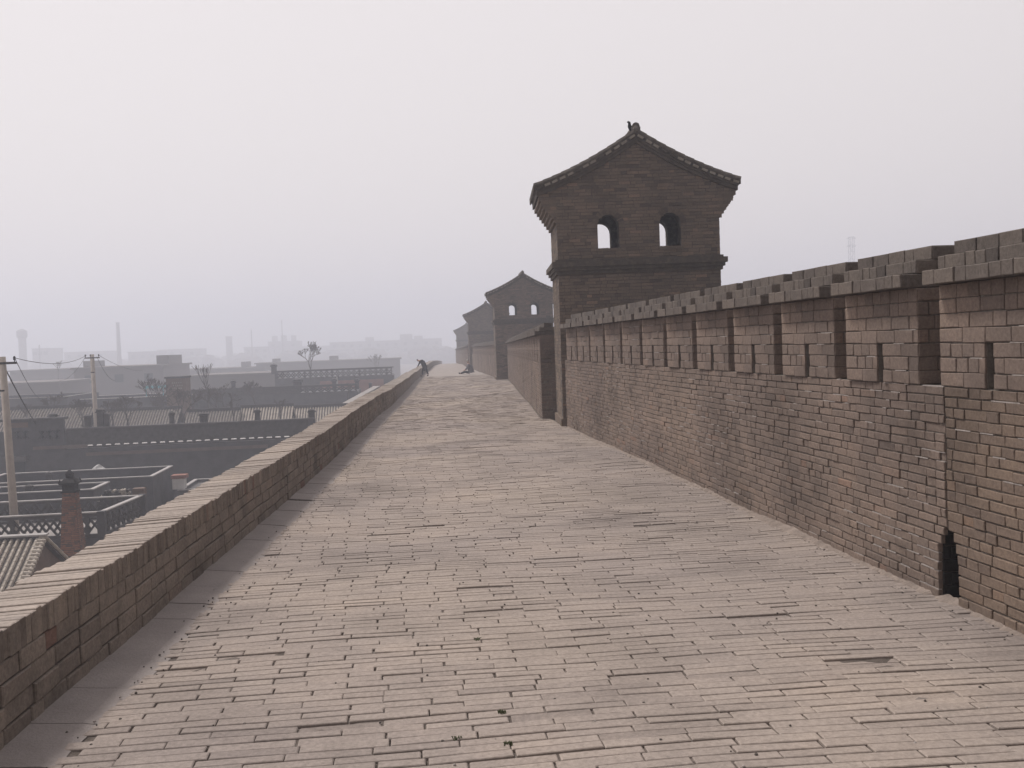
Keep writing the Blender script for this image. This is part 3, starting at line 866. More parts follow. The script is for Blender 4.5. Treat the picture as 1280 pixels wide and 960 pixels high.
# person bending over the parapet (faces -x)
pp = at(531, 470, 83.0); zf = floor_z(83)
P1 = empty('person', (pp.x, 83.0, zf))
tag(P1, 'person in a dark coat bending forward over the low parapet', 'person')
def body_bend(P):
    j = [(0.0, 0, .90, .13), (-.10, 0, 1.05, .14), (-.24, 0, 1.19, .15), (-.36, 0, 1.24, .12), (-.44, 0, 1.26, .055), (-.52, 0, 1.29, .085), (-.57, 0, 1.25, .085),
         (-.05, -.10, .86, .09), (-.15, -.12, .47, .060), (-.20, -.12, .09, .042), (-.31, -.13, .04, .036),
         (.06, .10, .86, .09), (.18, .13, .47, .060), (.28, .13, .10, .042), (.19, .14, .04, .036),
         (-.33, -.19, 1.20, .060), (-.44, -.22, .96, .047), (-.56, -.20, .78, .036),
         (-.33, .19, 1.20, .060), (-.42, .22, .97, .047), (-.54, .19, .80, .036)]
    e = [(0, 1), (1, 2), (2, 3), (3, 4), (4, 5), (5, 6), (0, 7), (7, 8), (8, 9), (9, 10), (0, 11), (11, 12), (12, 13), (13, 14), (3, 15), (15, 16), (16, 17), (3, 18), (18, 19), (19, 20)]
    hand(j, e, 17, (-.4, 0, -1), 1); hand(j, e, 20, (-.4, 0, -1), -1)
    skin_mesh(j, e, 'body', M['skin'], P)
    cj = [(0.03, 0, .62, (.24, .22)), (.02, 0, .80, (.21, .21)), (0.0, 0, .92, (.20, .20)), (-.10, 0, 1.07, (.20, .20)), (-.24, 0, 1.20, (.19, .19)), (-.36, 0, 1.25, .145),
          (-.33, -.19, 1.20, .08), (-.44, -.22, .96, .065), (-.54, -.20, .81, .055), (-.33, .19, 1.20, .08), (-.42, .22, .97, .065), (-.52, .19, .83, .055), (.04, 0, .42, (.22, .19))]
    skin_mesh(cj, [(0, 1), (1, 2), (2, 3), (3, 4), (4, 5), (5, 6), (6, 7), (7, 8), (5, 9), (9, 10), (10, 11), (0, 12)], 'coat', M['navy_cloth'], P, root=2)
    for leg in ([(-.05, -.10, .80, .10), (-.15, -.12, .47, .078), (-.20, -.12, .10, .062)], [(.06, .10, .80, .10), (.18, .13, .47, .078), (.28, .13, .11, .062)]):
        skin_mesh(leg, [(0, 1), (1, 2)], 'trouser_leg', M['black_cloth'], P)
    for x, y_ in ((-.25, -.12), (.24, .135)):
        skin_mesh([(x + .08, y_, .05, .05), (x - .10, y_, .04, .045)], [(0, 1)], 'shoe', M['black_cloth'], P)
    skin_mesh([(-.49, 0, 1.31, .09), (-.55, 0, 1.315, .085), (-.58, 0, 1.29, .07)], [(0, 1), (1, 2)], 'hair', M['hair'], P)
body_bend(P1)

# person sitting on the paving with legs stretched out (faces -x, leaning forward)
pp = at(586, 468, 83.0)
P2 = empty('person', (pp.x, 83.0, zf))
tag(P2, 'person in grey with a pale cap sitting on the paving, legs stretched out', 'person')
def body_sit(P):
    j = [(.16, 0, .14, .15), (.16, 0, .34, .14), (.10, 0, .55, .15), (.02, 0, .72, .12), (-.02, 0, .80, .055), (-.03, 0, .88, .085), (-.05, 0, .94, .09),
         (.05, -.11, .13, .09), (-.22, -.13, .22, .062), (-.60, -.12, .08, .042), (-.66, -.12, .15, .035),
         (.05, .11, .13, .09), (-.22, .13, .20, .062), (-.60, .13, .08, .042), (-.66, .13, .15, .035),
         (.0, -.20, .70, .060), (-.10, -.24, .46, .046), (-.26, -.18, .32, .036),
         (.0, .20, .70, .060), (-.10, .24, .46, .046), (-.26, .18, .32, .036)]
    e = [(0, 1), (1, 2), (2, 3), (3, 4), (4, 5), (5, 6), (0, 7), (7, 8), (8, 9), (9, 10), (0, 11), (11, 12), (12, 13), (13, 14), (3, 15), (15, 16), (16, 17), (3, 18), (18, 19), (19, 20)]
    hand(j, e, 17, (-1, 0, -.4), 1); hand(j, e, 20, (-1, 0, -.4), -1)
    skin_mesh(j, e, 'body', M['skin'], P)
    cj = [(.18, 0, .15, (.26, .26)), (.16, 0, .34, (.22, .22)), (.10, 0, .56, (.20, .20)), (.02, 0, .73, .135), (.0, -.20, .70, .085), (-.10, -.24, .46, .068), (-.23, -.185, .34, .055),
          (.0, .20, .70, .085), (-.10, .24, .46, .068), (-.23, .185, .34, .055)]
    skin_mesh(cj, [(0, 1), (1, 2), (2, 3), (3, 4), (4, 5), (5, 6), (3, 7), (7, 8), (8, 9)], 'jacket', M['grey_cloth'], P, root=1)
    for s_ in (-1, 1):
        skin_mesh([(.05, .11 * s_, .13, .11), (-.22, .13 * s_, .21, .082), (-.58, .12 * s_, .09, .065)], [(0, 1), (1, 2)], 'trouser_leg', M['black_cloth'], P)
        skin_mesh([(-.62, .125 * s_, .06, .05), (-.68, .125 * s_, .17, .045)], [(0, 1)], 'shoe', M['black_cloth'], P)
    skin_mesh([(-.03, 0, .99, .10), (-.06, 0, 1.0, .095), (-.16, 0, .975, .03)], [(0, 1), (1, 2)], 'cap', M['pale_cloth'], P)
body_sit(P2); P2.scale = (1.15, 1.15, 1.15)

# ------------------------------------------------------------------ small growth and litter on the wall
def weed(u, v, h, label):
    r = M3.T @ np.array([(u - 640) / F, (480 - v) / F, -1.0]); p = r * (-H / r[2])
    m = MB(); x0, y0 = p[0], p[1]
    for i in range(14):
        a = random.uniform(0, 6.28); l = h * random.uniform(.5, 1.1); q = random.uniform(.2, 1.0)
        bx, by = random.uniform(-.02, .02), random.uniform(-.02, .02)
        pts = [(bx, by, -.01), (bx + math.cos(a) * l * q * .4, by + math.sin(a) * l * q * .4, l * .6), (bx + math.cos(a) * l * q, by + math.sin(a) * l * q, l * .8)]
        m.tube(pts, [.003, .003, .001], 4)
    o = m.build('weed', M['weed']); o.location = (x0, y0, fz(x0, y0))
    tag(o, label, 'weed', 'weeds in the joints of the paving')
weed(636, 933, .02, 'green weed tuft in the paving joint nearest the bottom edge of the photo')
weed(628, 893, .02, 'green weed tuft in the paving just behind the nearest weed')
weed(597, 802, .02, 'green weed tuft in the paving farthest from the others')
weed(571, 925, .018, 'tiny weed in the paving to the left of the nearest weeds')

gr = MB()
for i in range(900):
    y = 2.5 + 26 * random.random() ** 1.6
    x = random.uniform(pin(y) + .05, rwx(y) - .05)
    if random.random() < .45: x = random.choice([pin(y) + STRIP + random.gauss(0, .07), rwx(y) - .06 - abs(random.gauss(0, .12))])
    r = random.uniform(.003, .009); z = fz(x, y) + (.012 if x < pin(y) + STRIP else 0)
    gr.lathe((x, y, z), [(r * random.uniform(.6, 1), -.004), (r, r * .4), (r * .4, r * random.uniform(.7, 1.1))], 5, 0 if random.random() < .75 else 1)
tag(gr.build('grit', [M['mortar_dark'], M['lime']]), 'loose grit and crumbs scattered over the paving', kind='stuff')

# ------------------------------------------------------------------ the town below, left of the rampart
def lattice(mb, p, d, length, z0, h, cell=.5, wd=.06, th=.10, mi=0):
    """openwork balustrade: rails and curved-tile crosses; p start, d unit direction (x,y)"""
    d = Vector((d[0], d[1], 0)).normalized()
    P0 = Vector((p[0], p[1], 0))
    n_ = max(1, int(round(length / cell))); c = length / n_
    def Q(u, v): q = P0 + d * u; return (q.x, q.y, z0 + v)
    mb.bar(Q(0, h - .06), Q(length, h - .06), th * 1.5, .12, mi); mb.bar(Q(0, .05), Q(length, .05), th * 1.5, .10, mi)
    nv = Vector((-d.y, d.x, 0)) * 1.0
    for i in range(n_):
        u0 = i * c; m = .5 * (h - .02)
        for a, b in (((0, .1), (c / 2, m)), ((c / 2, m), (c, h - .12)), ((0, h - .12), (c / 2, m)), ((c / 2, m), (c, .1)), ((0, m), (c / 4, m * .55)), ((c, m), (c * .75, m * .55)), ((0, m), (c / 4, m * 1.45)), ((c, m), (c * .75, m * 1.45))):
            mb.bar(Q(u0 + a[0], a[1]), Q(u0 + b[0], b[1]), th * .9, wd, mi)
        if i % 5 == 0: mb.bar(Q(u0, .05), Q(u0, h - .05), th * 1.1, .14, mi)

def tile_slope(mb, p, along, Ln, down, Dn, sp, r, nseg=6, mi=0, bed=1):
    """rows of round tiles; p = ridge start, along = unit along the ridge, down = vector down the slope"""
    p = Vector(p); a = Vector(along).normalized(); d = Vector(down).normalized(); nrm = a.cross(d).normalized()
    if nrm.z < 0: nrm = -nrm
    q = [p, p + a * Ln, p + a * Ln + d * Dn, p + d * Dn]
    mb.add([x for x in q] + [x - nrm * .12 for x in q], [(0, 1, 2, 3), (4, 7, 6, 5), (0, 4, 5, 1), (1, 5, 6, 2), (2, 6, 7, 3), (3, 7, 4, 0)], bed)
    n_ = int(Ln / sp)
    for i in range(n_ + 1):
        s_ = p + a * (Ln * i / n_)
        pts = []; rad = []
        for k_ in range(nseg):
            for dt, rr in ((0, r * .86), (.95, r * 1.08)):
                pts.append(s_ + d * (Dn * (k_ + dt) / nseg) + nrm * r * .25); rad.append(rr)
        mb.tube(pts, rad, 6, mi)

def chimney_pot(u, v, Y, h, wd, label, mat='dark_lattice', group='chimneys on the town roofs'):
    """small chimney with a little roofed pot; (u, v) its foot"""
    p = at(u, v, Y)
    o = empty('chimney', p); tag(o, label, 'chimney', group)
    m = MB(); m.lathe((0, 0, 0), [(wd * .5, -.4), (wd * .5, h * .6)], 4); m.build('stack', M[mat], o)
    c = MB(); c.lathe((0, 0, h * .6), [(wd * .72, 0), (wd * .72, h * .06), (wd * .45, h * .10), (wd * .45, h * .22), (wd * .66, h * .24), (wd * .15, h * .36), (wd * .1, h * .4)], 4)
    for sx in (-1, 1):
        c.lathe((sx * wd * .6, 0, h * .62), [(wd * .12, 0), (wd * .12, h * .12), (.01, h * .2)], 4)
    c.build('pot', M[mat], o)
    return o

# --- nearest tiled house
ph = at(56, 673, 40)
HS = empty('tiled_house', (ph.x, 40, GZ)); tag(HS, 'house with a roof of pale round tiles in the bottom left corner beside the parapet', 'house')
zr = ph.z - GZ
m = MB(); m.box((-9, -4.2, 0), (-.15, 4.2, zr - 2.35)); m.prism([(-9, 0)], 0, 0) if False else None
m.build('wall', M['grey_brick'], HS)
m = MB()
tile_slope(m, (-9, -.1, zr), (1, 0, 0), 9.0, (0, -1, -.55), 5.2, .22, .075, 20)
tile_slope(m, (-9, .1, zr), (1, 0, 0), 9.0, (0, 1, -.55), 5.2, .22, .075, 8)
rf = m.build('roof', [M['pale_tile'], M['tile_bed']], HS)
m = MB(); m.box((-9.1, -.14, zr - .05), (.05, .14, zr + .12)); m.box((-9.1, -.2, zr + .121), (.1, .2, zr + .18), 1)
m.build('ridge', [M['dark_lattice'], M['pale_coping']], rf)
m = MB()                                                # verge of short cross tiles
for k_ in range(26):
    t = k_ / 26; c0 = Vector((-.02, -.1 - 4.55 * t, zr - 2.5 * t + .04))
    m.tube([c0 + Vector((-.14, 0, .02)), c0 + Vector((.14, 0, .0))], [.085, .07], 7)
m.box((.0, -4.6, zr - 2.9), (.12, .1, zr - 2.75)) if False else None
m.build('verge', M['pale_tile'], rf)
m = MB(); m.prism([(-4.0, zr - 2.3), (0, zr - .12), (4.0, zr - 2.3)], -.22, -.16)
vv = [(y_, x, z) for x, y_, z in m.v]; m.v = vv; m.build('gable', M['brown_wall'], HS)

# --- tall red chimney with a black pot
pc = at(92, 690, 44)
CH = empty('brick_chimney', (pc.x, 44, GZ)); tag(CH, 'tapering red brick chimney with a sooty black ornamental pot', 'chimney')
zc = at(92, 615, 44).z - GZ; zb = pc.z - GZ
m = MB()
rr = 0
z = zb - 1.5
m.lathe((0, 0, 0), [(.44, 0), (.44, zb - 1.5), (.40, zb), (.255, zc)], 4, 1)
while z < zc - .05:
    t = interp(z, [zb - 1.5, zb, zc], [.435, .397, .252])
    for q in range(4):
        ca, sa = [(1, 0), (0, 1), (-1, 0), (0, -1)][q]
        mp = lambda u, v, n: (ca * u - sa * (-(t + n)), sa * u + ca * (-(t + n)), v)
        m.course(mp, -t, t, z, z + .078, .27, .5 if rr % 2 else 1, joint=.009, n0=-.02)
    z += .078; rr += 1
m.build('stack', [M['red_brick'], M['mortar_dark']], CH)
m = MB()
m.lathe((0, 0, zc), [(.30, 0), (.30, .07), (.24, .09), (.24, .30), (.33, .34), (.36, .42), (.16, .58), (.12, .6), (.12, .72), (.14, .74), (.09, .84), (.02, .93)], 4)
for sx in (-1, 1):
    for sy in (-1, 1): m.lathe((sx * .30, sy * .30, zc + .36), [(.06, 0), (.08, .06), (.04, .14), (.01, .2)], 6); m.lathe((sx * .2, sy * .2, zc + .05), [(.05, 0), (.05, .3)], 4)
m.build('chimney_pot', M['soot_and_shade'], CH)

# --- terrace house with openwork balustrades
pA = at(128, 640, 46); pB = at(179, 619, 51); zT = pA.z
TH_ = empty('terrace_house', (pA.x, 46, GZ)); tag(TH_, 'flat roofed terrace house with dark openwork balustrades around its roof, behind the red chimney', 'house')
zt = zT - GZ
dxy = Vector((pB.x - pA.x, 5.0)); dl = dxy.length
m = MB(); m.poly_z([(-13, 0), (0, 0), (dxy.x, 5), (-13, 6)], 0, zt - 1.06); m.build('wall', M['grey_brick'], TH_)
m = MB(); m.poly_z([(-12.9, .1), (-.1, .1), (dxy.x - .1, 4.9), (-12.9, 4.9)], zt - 1.055, zt - 1.03); m.build('terrace_floor', M['terrace_floor'], TH_)
for (p_, d_, ln) in [((-13, .06), (1, 0), 12.95), ((-.06, .1), (dxy.x, 5), dl - .15), ((-13, 4.9), (1, 0), 12.95 + dxy.x)]:
    m = MB(); lattice(m, p_, d_, ln, zt - 1.03, 1.0, cell=.62, wd=.085, th=.12)
    e = Vector(p_) + Vector(d_).normalized() * ln
    b = m.build('balustrade', M['dark_lattice'], TH_)
    m = MB(); q0 = Vector((*p_, zt)); q1 = Vector((e.x, e.y, zt)); m.bar(q0, q1, .24, .05); m.build('coping', M['pale_coping'], b)
for (x, y_) in [(0, 0.02), (dxy.x, 5)]:
    m = MB(); m.lathe((x - .05, y_, zt - 1.06), [(.16, 0), (.16, 1.10)], 4); m.build('corner_post', M['grey_brick'], TH_)

# --- lower flat roof with pale coping just behind
def parapet_roof(name, label, u0, u1, v, Y0, Y1, u_shift=0, ph=.5, mat='grey_brick', cat='house', z=None, group=None, cw=.2, cmat='pale_coping'):
    a = at(u0, v, Y0); b = at(u1, v, Y0)
    zt = (a.z + b.z) / 2 if z is None else z
    o = empty(name, (b.x, Y0, GZ)); tag(o, label, cat, group)
    h = zt - GZ; wd = a.x - b.x; D = Y1 - Y0
    m = MB(); m.box((wd, 0, 0), (0, D, h - ph)); 
    for (q0, q1) in [((wd, 0), (0, .2)), ((wd, D - .2), (0, D)), ((wd, .2), (wd + .2, D - .2)), ((-.2, .2), (0, D - .2))]:
        m.box((*q0, h - ph + .001), (*q1, h))
    m.build('wall', M[mat], o)
    m = MB()
    e = .015
    for (q0, q1) in [((wd - e, -e), (e, .2 + e)), ((wd - e, D - .2 - e), (e, D + e)), ((wd - e, .2 + e), (wd + .2 + e, D - .2 - e)), ((-.2 - e, .2 + e), (e, D - .2 - e))]:
        m.box((*q0, h + .002), (*q1, h + .055))
    m.build('coping', M[cmat], o)
    return o
parapet_roof('flat_house', 'low flat roofed house with a pale coping line directly behind the balustraded terrace', -30, 117, 616, 55, 58)
parapet_roof('flat_house', 'flat roofed house whose dark parapet makes a pale edged rectangle behind the tile pile', -40, 191, 601.5, 60, 65.2, ph=.75)
parapet_roof('flat_house', 'low grey house beside the parapet, under the white box', 222, 275, 612, 62, 67, ph=.15, mat='grey_brick_pale')
chimney_pot(62, 601, 63, .55, .32, 'short dark chimney on the flat roof left of the red chimney')
chimney_pot(37, 617, 57, .5, .32, 'stubby dark chimney on the coping left of the red chimney')
# crumpled plastic sheet on the back coping
m = MB(); ps = at(124, 591, 65); vs = []
for j in range(7):
    for i in range(7):
        vs.append((ps.x - .55 + 1.1 * i / 6 + random.uniform(-.05, .05), 65.0 + .5 * j / 6, ps.z + .05 + .42 * math.exp(-((i - 2.6) ** 2 + (j - 3) ** 2) / 5) + random.uniform(-.06, .06)))
m.add(vs, [(j * 7 + i, j * 7 + i + 1, j * 7 + i + 8, j * 7 + i + 7) for j in range(6) for i in range(6)])
tag(m.build('plastic_sheet', M['plastic_sheet']), 'crumpled pale plastic sheet heaped on a roof coping beyond the red chimney', 'plastic sheet')
# white box with a red band
pw = at(224, 611, 62.5)
WB = empty('white_box', (pw.x, 62.5, pw.z)); tag(WB, 'small white box with a red top edge on a roof beside the parapet', 'box')
m = MB(); m.box((-.34, -.2, .0), (.34, .5, .62)); m.build('body', M['white_paint'], WB)
m = MB(); m.box((-.40, -.26, .622), (.46, .56, .82)); m.build('lid', M['red_wall'], WB)
# stack of spare roof tiles and a brown crate on the terrace edge
pt = at(150, 624, 51.6)
m = MB()
for k_ in range(5):
    for i in range(11 - k_):
        x = -.95 + i * .17 + k_ * .085
        c0 = Vector((x, .0 + random.uniform(-.05, .05), .05 + k_ * .11 + random.uniform(-.015, .015)))
        m.tube([c0, c0 + Vector((random.uniform(-.05, .05), .34, .03))], [.075, .062], 7, 1 if random.random() < .3 else 0)
o = m.build('tile_pile', [M['dark_lattice'], M['pale_tile']]); o.location = (pt.x, 51.4, pt.z - .1)
tag(o, 'pile of dark spare roof tiles heaped at the back corner of the balustraded terrace', 'tile pile')
m = MB(); m.box((-1.05, .1, -.45), (1.0, .5, -.0)); 
o2 = m.build('ledge', M['grey_brick']); o2.location = (pt.x, 51.3, pt.z - .04); tag(o2, 'dark brick ledge under the pile of spare roof tiles', 'ledge')
pk = at(174, 620, 51.6); m = MB(); m.box((-.26, -.15, -.1), (.26, .3, .38)); 
for k_ in range(3): m.box((-.28, -.17, -.06 + k_ * .15), (.28, .32, .03 + k_ * .15))
o = m.build('crate', M['brown_wall']); o.location = pk; tag(o, 'small brown slatted crate beside the pile of spare roof tiles', 'crate')

# --- long dark building with lattice parapet
yA = 75.0
a = at(-30, 527, yA); b = at(391, 523, yA); zt = b.z - GZ
LB = empty('long_building', (b.x, yA, GZ)); tag(LB, 'long dark brick building with a pierced lattice parapet, light spots showing through it', 'building')
wd = a.x - b.x
m = MB(); m.box((wd, 0, 0), (0, 11, zt - 1.42)); m.box((-.35, 0, zt - 1.419), (0, .3, zt)); m.build('wall', M['grey_brick'], LB)
m = MB(); m.box((wd, .4, zt - 1.415), (-.2, 10.6, zt - 1.36)); m.build('terrace_floor', M['pale_coping'], LB)
m = MB(); xa = at(82, 530, yA).x - b.x
lattice(m, (xa, .15), (1, 0), -xa - .35, zt - 1.36, 1.30, cell=.62, wd=.15, th=.18)
m.box((xa, .05, zt - 1.17), (-.35, .24, zt - .06))
lb = m.build('balustrade', M['dark_lattice'], LB)
m = MB(); m.box((xa, -.06, zt - .055), (.06, .36, zt + .03)); m.build('coping', M['grey_brick_pale'], lb)
for (u0, u1, v) in [(42, 110, 560), (108, 335, 567.5)]:
    q0, q1 = at(u0, v, yA), at(u1, v, yA)
    m = MB(); m.box((q0.x - b.x, -.12, q0.z - GZ - .13), (q1.x - b.x, -.003, q0.z - GZ + .10)); m.build('ledge', M['ledge'], LB)
q0, q1 = at(12, 578, yA), at(33, 596, yA)
m = MB(); m.box((q0.x - b.x, -.08, q1.z - GZ), (q1.x - b.x, -.003, q0.z - GZ)); wn = m.build('window', M['window_dark'], LB)
m = MB(); m.box((q0.x - b.x - .15, -.7, q0.z - GZ + .10), (q1.x - b.x + .25, -.004, q0.z - GZ + .42)); m.build('awning', M['grey_brick_pale'], wn)
# the left wing with blue-black flower lattice panels
for u0 in (12, 22, 32, 53, 62, 71):
    q = at(u0, 543, yA); cxp, czp = q.x - b.x, q.z - GZ
    m = MB()
    for a_ in (.9, -.9):
        m.bar((cxp - .27, -.02 - .004 * (a_ > 0), czp - .30 * a_ / .9), (cxp + .27, -.02 - .004 * (a_ > 0), czp + .30 * a_ / .9), .03, .15, up=(0, 1, 0))
    m.lathe((cxp, -.03, czp), [(.02, -.36), (.10, -.2), (.03, 0), (.10, .2), (.02, .36)], 6)
    m.build('flower_panel', M['window_dark'], LB)
m = MB(); q0, q1 = at(8, 527, yA), at(80, 537, yA)
m.box((q0.x - b.x, -.1, q1.z - GZ), (q1.x - b.x, .3, q0.z - GZ - .02)); m.box((wd, -.002, zt - 1.42), (q1.x - b.x - .02, .36, q1.z - GZ - .003)); m.build('parapet_band', M['grey_brick'], LB)
m = MB(); q2, q3 = at(14, 528.5, yA), at(36, 534, yA); m.box((q2.x - b.x, -.13, q3.z - GZ), (q3.x - b.x, -.102, q2.z - GZ)); m.build('brown_board', M['brown_wall'], LB)
m = MB(); m.box((q0.x - b.x - 1.5, -.3, q0.z - GZ - .01), (q1.x - b.x + .1, .8, q0.z - GZ + .16)); m.build('eave', M['dark_lattice'], LB)
for (u, v, h, wd_, lab) in [(126, 526, .95, .42, 'dark ornate chimney on the long building just right of the farther pole'), (134, 527, .62, .34, 'smaller chimney right beside the ornate one on the long building'),
                           (67, 527, .62, .42, 'squat chimney near the left end of the long building'), (255, 526, .62, .48, 'blocky dark chimney on the middle of the long building'),
                           (390, 523, .72, .40, 'dark horned chimney at the right end of the long building'), (215, 527, .75, .3, 'slim dark chimney left of the middle of the long building'),
                           (110, 527, .5, .4, 'low chimney just left of the farther pole'), (322, 523, .7, .34, 'small chimney in front of the pale tiled roof')]:
    chimney_pot(u, v, yA + .6, h, wd_, lab)

# --- tiled houses behind the long building
def tile_house(label, u0, u1, vtop, Y, drop, sp=.25, bright='pale_tile'):
    a = at(u0, vtop, Y); b = at(u1, vtop, Y); zt = (a.z + b.z) / 2 - GZ
    o = empty('tiled_house', (b.x, Y, GZ)); tag(o, label, 'house', 'tiled houses of the town')
    wd = a.x - b.x
    m = MB(); m.box((wd + .3, -drop * 1.5, 0), (-.3, drop * 1.5, zt - drop - .2)); m.prism([(0, 0)], 0, 0) if False else None
    m.build('wall', M['grey_brick_pale'], o)
    m = MB(); tile_slope(m, (wd, -.05, zt), (1, 0, 0), -wd, (0, -1.7, -1), drop * 1.97, sp, sp * .32, 3); tile_slope(m, (wd, .05, zt), (1, 0, 0), -wd, (0, 1.7, -1), drop * 1.97, sp, sp * .32, 2)
    rf = m.build('roof', [M[bright], M['tile_bed']], o)
    m = MB(); m.box((wd - .1, -.15, zt + .0), (.1, .15, zt + .28)); m.build('ridge', M['dark_lattice'], rf)
    return o
tile_house('house with a bright ribbed tile roof beyond the right end of the long building', 368, 475, 508, 100, 2.0)
tile_house('house with a short bright tile roof beyond the middle right of the long building', 302, 366, 509, 97, 1.6)
tile_house('house with a dull tile roof in the middle, behind the blocky chimney', 236, 300, 514, 96, 1.3, bright='mid_tile')
tile_house('wide dull tiled house at far left behind the pole', -60, 118, 512, 96, 1.8, bright='mid_tile')
tile_house('dull tiled house between the farther pole and the brown shed', 124, 226, 513, 99, 1.5, bright='mid_tile')
parapet_roof('flat_house', 'dark flat house at far left with a thin pale roof edge', -80, 84, 499, 118, 130, ph=.6)
parapet_roof('flat_house', 'dark flat house with a thin white roof edge behind the farther pole', 90, 238, 497, 122, 132, ph=.5, cmat='white_paint', cw=.1)

def lattice_building(label, u0, u1, v, Y, h, depth, mat, lat_u0, lat_u1, name='building'):
    a = at(u0, v, Y); b = at(u1, v, Y); zt = (a.z + b.z) / 2 - GZ
    o = empty(name, (b.x, Y, GZ)); tag(o, label, 'building')
    wd = a.x - b.x
    m = MB(); m.box((wd, 0, 0), (0, depth, zt - h)); m.build('wall', M[mat], o)
    m = MB(); x0 = at(lat_u0, v, Y).x - b.x; x1 = at(lat_u1, v, Y).x - b.x
    lattice(m, (x0, .1), (1, 0), x1 - x0, zt - h, h - .02, cell=.8, wd=.14, th=.18)
    m.box((wd, 0.0, zt - h + .001), (x0 - .001, .3, zt - .02)) if x0 - wd > .3 else None
    bl = m.build('balustrade', M['dark_lattice'], o)
    m = MB(); m.box((wd, -.1, zt - .015), (0, .35, zt + .13)); m.build('coping', M['dark_lattice'], bl)
    return o, zt, b
o, zt, b = lattice_building('grey building behind the tiled roofs with a dark roof line and a block chimney', 236, 447, 484.5, 126, .85, 10, 'grey_brick', 374, 446)
chimney_pot(372.5, 486, 127, 1.35, .95, 'broad block chimney on the grey building behind the tiled roofs', 'grey_brick')
chimney_pot(292, 485, 127, 1.0, .45, 'finial like chimney on the left part of the grey building', 'dark_lattice')
chimney_pot(463, 484, 127, .6, .35, 'small chimney at the right end of the grey building', 'dark_lattice')
# coping wall running away to the right of the tiled roof
qa, qb = at(430, 507, 104), at(471, 484, 126)
m = MB(); qa = Vector((qa.x, qa.y, qa.z)); qb = Vector((qb.x, qb.y, qb.z)); dv = (qb - qa)
m.add([(p_.x + dx, p_.y, z) for p_ in (qa, qb) for dx, z in ((-.2, GZ), (.2, GZ), (.2, p_.z), (-.2, p_.z))], [(0, 1, 2, 3), (7, 6, 5, 4), (0, 4, 5, 1), (1, 5, 6, 2), (2, 6, 7, 3), (3, 7, 4, 0)])
bw = m.build('boundary_wall', M['grey_brick'])
m = MB(); m.bar(qa + Vector((0, 0, .08)), qb + Vector((0, 0, .08)), .75, .14); m.build('coping', M['terrace_floor'], bw)
tag(bw, 'sloping grey wall with a pale top running away beside the bright tiled roof', 'wall')
m = MB()
o, zt, b = lattice_building('bluish building with a railing along its roof and a reddish base, before the lone tree', 343, 492, 462, 152, 1.1, 12, 'grey_brick', 346, 490)
m = MB(); x0 = at(400, 480, 152).x - b.x; zz = at(440, 475, 152).z - GZ
m.box((x0, -.12, zz - 2), (-1.5, -.004, zz + .0)); m.build('red_panel', M['red_wall'], o)
m = MB(); m.box((at(421, 470, 152).x - b.x - .1, -.2, zz - 3), (at(421, 470, 152).x - b.x + .12, -.13, zt - 1)); m.build('pipe', M['pale_coping'], o)
chimney_pot(342.5, 464, 152, 1.1, .7, 'pointed post like chimney at the left corner of the railed building', 'grey_brick')
for u in (418, 446.5):
    chimney_pot(u, 484, 133, 1.2, .5, 'dark chimney left in front of the reddish base' if u < 430 else 'dark chimney right in front of the reddish base')

# brown shed tower
q0, q1 = at(207, 471, 114), at(232, 470, 114)
SH = empty('brick_tower', (q0.x, 114, GZ)); tag(SH, 'square brown brick tower with a flat slab top rising above the roofs', 'tower')
wd = q1.x - q0.x; h = q0.z - GZ
m = MB(); m.box((0, 0, 0), (wd, 2.4, h - .2)); m.build('wall', M['brown_wall'], SH)
m = MB(); m.box((-.12, -.15, h - .198), (wd + .1, 2.5, h)); m.build('roof', M['dark_lattice'], SH)
m = MB()
for i in range(5):
    for j in range(3): m.box((wd * .3 + i * .22 + .1 * (j % 2), -.03, h - .75 - j * .3), (wd * .3 + i * .22 + .11 + .1 * (j % 2), -.003, h - .62 - j * .3))
m.build('vent', M['terrace_floor'], SH)
m = MB(); q = at(193, 484, 124); m.box((-1.1, -.2, -.12), (1.1, 1.2, .16)); m.box((-1.0, 0, -2.4), (-.9, .1, -.12)); m.box((.9, 0, -2.4), (1.0, .1, -.12))
o = m.build('canopy', M['cyan_sheet']); o.location = q; tag(o, 'small turquoise canopy sheet left of the brown brick tower', 'canopy')

# --- hazy middle distance
FAR = 1.55                                               # the skyline stands well beyond the town
def block(label, u0, u1, v, Y, depth, mat='far_concrete', extra=(), name='building', cat='building', rows=0, group='buildings fading into the haze', proud=None):
    sc = 1.0
    if Y > 420: Y *= FAR; depth *= FAR; sc = FAR
    a = at(u0, v, Y); b = at(u1, v, Y); zt = (a.z + b.z) / 2 - GZ
    o = empty(name, ((a.x + b.x) / 2, Y, GZ)); tag(o, label, cat, group)
    hw = (b.x - a.x) / 2
    m = MB(); m.box((-hw, 0, 0), (hw, depth, zt)); m.build('wall', M[mat], o)
    m = MB(); e = min(.5, hw * .06); m.box((-hw - e, -e, zt + .003), (hw + e, depth + e, zt + .35)); rf = m.build('roof', M[mat], o)
    for (f0, f1, dh) in extra:
        m = MB(); m.box((-hw + 2 * hw * f0, depth * .2, zt + .354), (-hw + 2 * hw * f1, depth * .7, zt + .35 + dh * sc)); m.build('rooftop_hut', M[mat], rf)
    if rows:
        hgt = zt
        n_ = max(3, int(2 * hw / (4.2 * sc)))
        for r_ in range(rows):
            for i in range(n_):
                m = MB()
                x = -hw + 2 * hw * (i + .5) / n_
                z = zt - 1.8 * sc - r_ * 3.1 * sc
                m.box((x - .8 * sc, -.06, z - .9 * sc), (x + .8 * sc, -.004, z + .6 * sc))
                m.build('window', M['window_dark'], o)
    return o
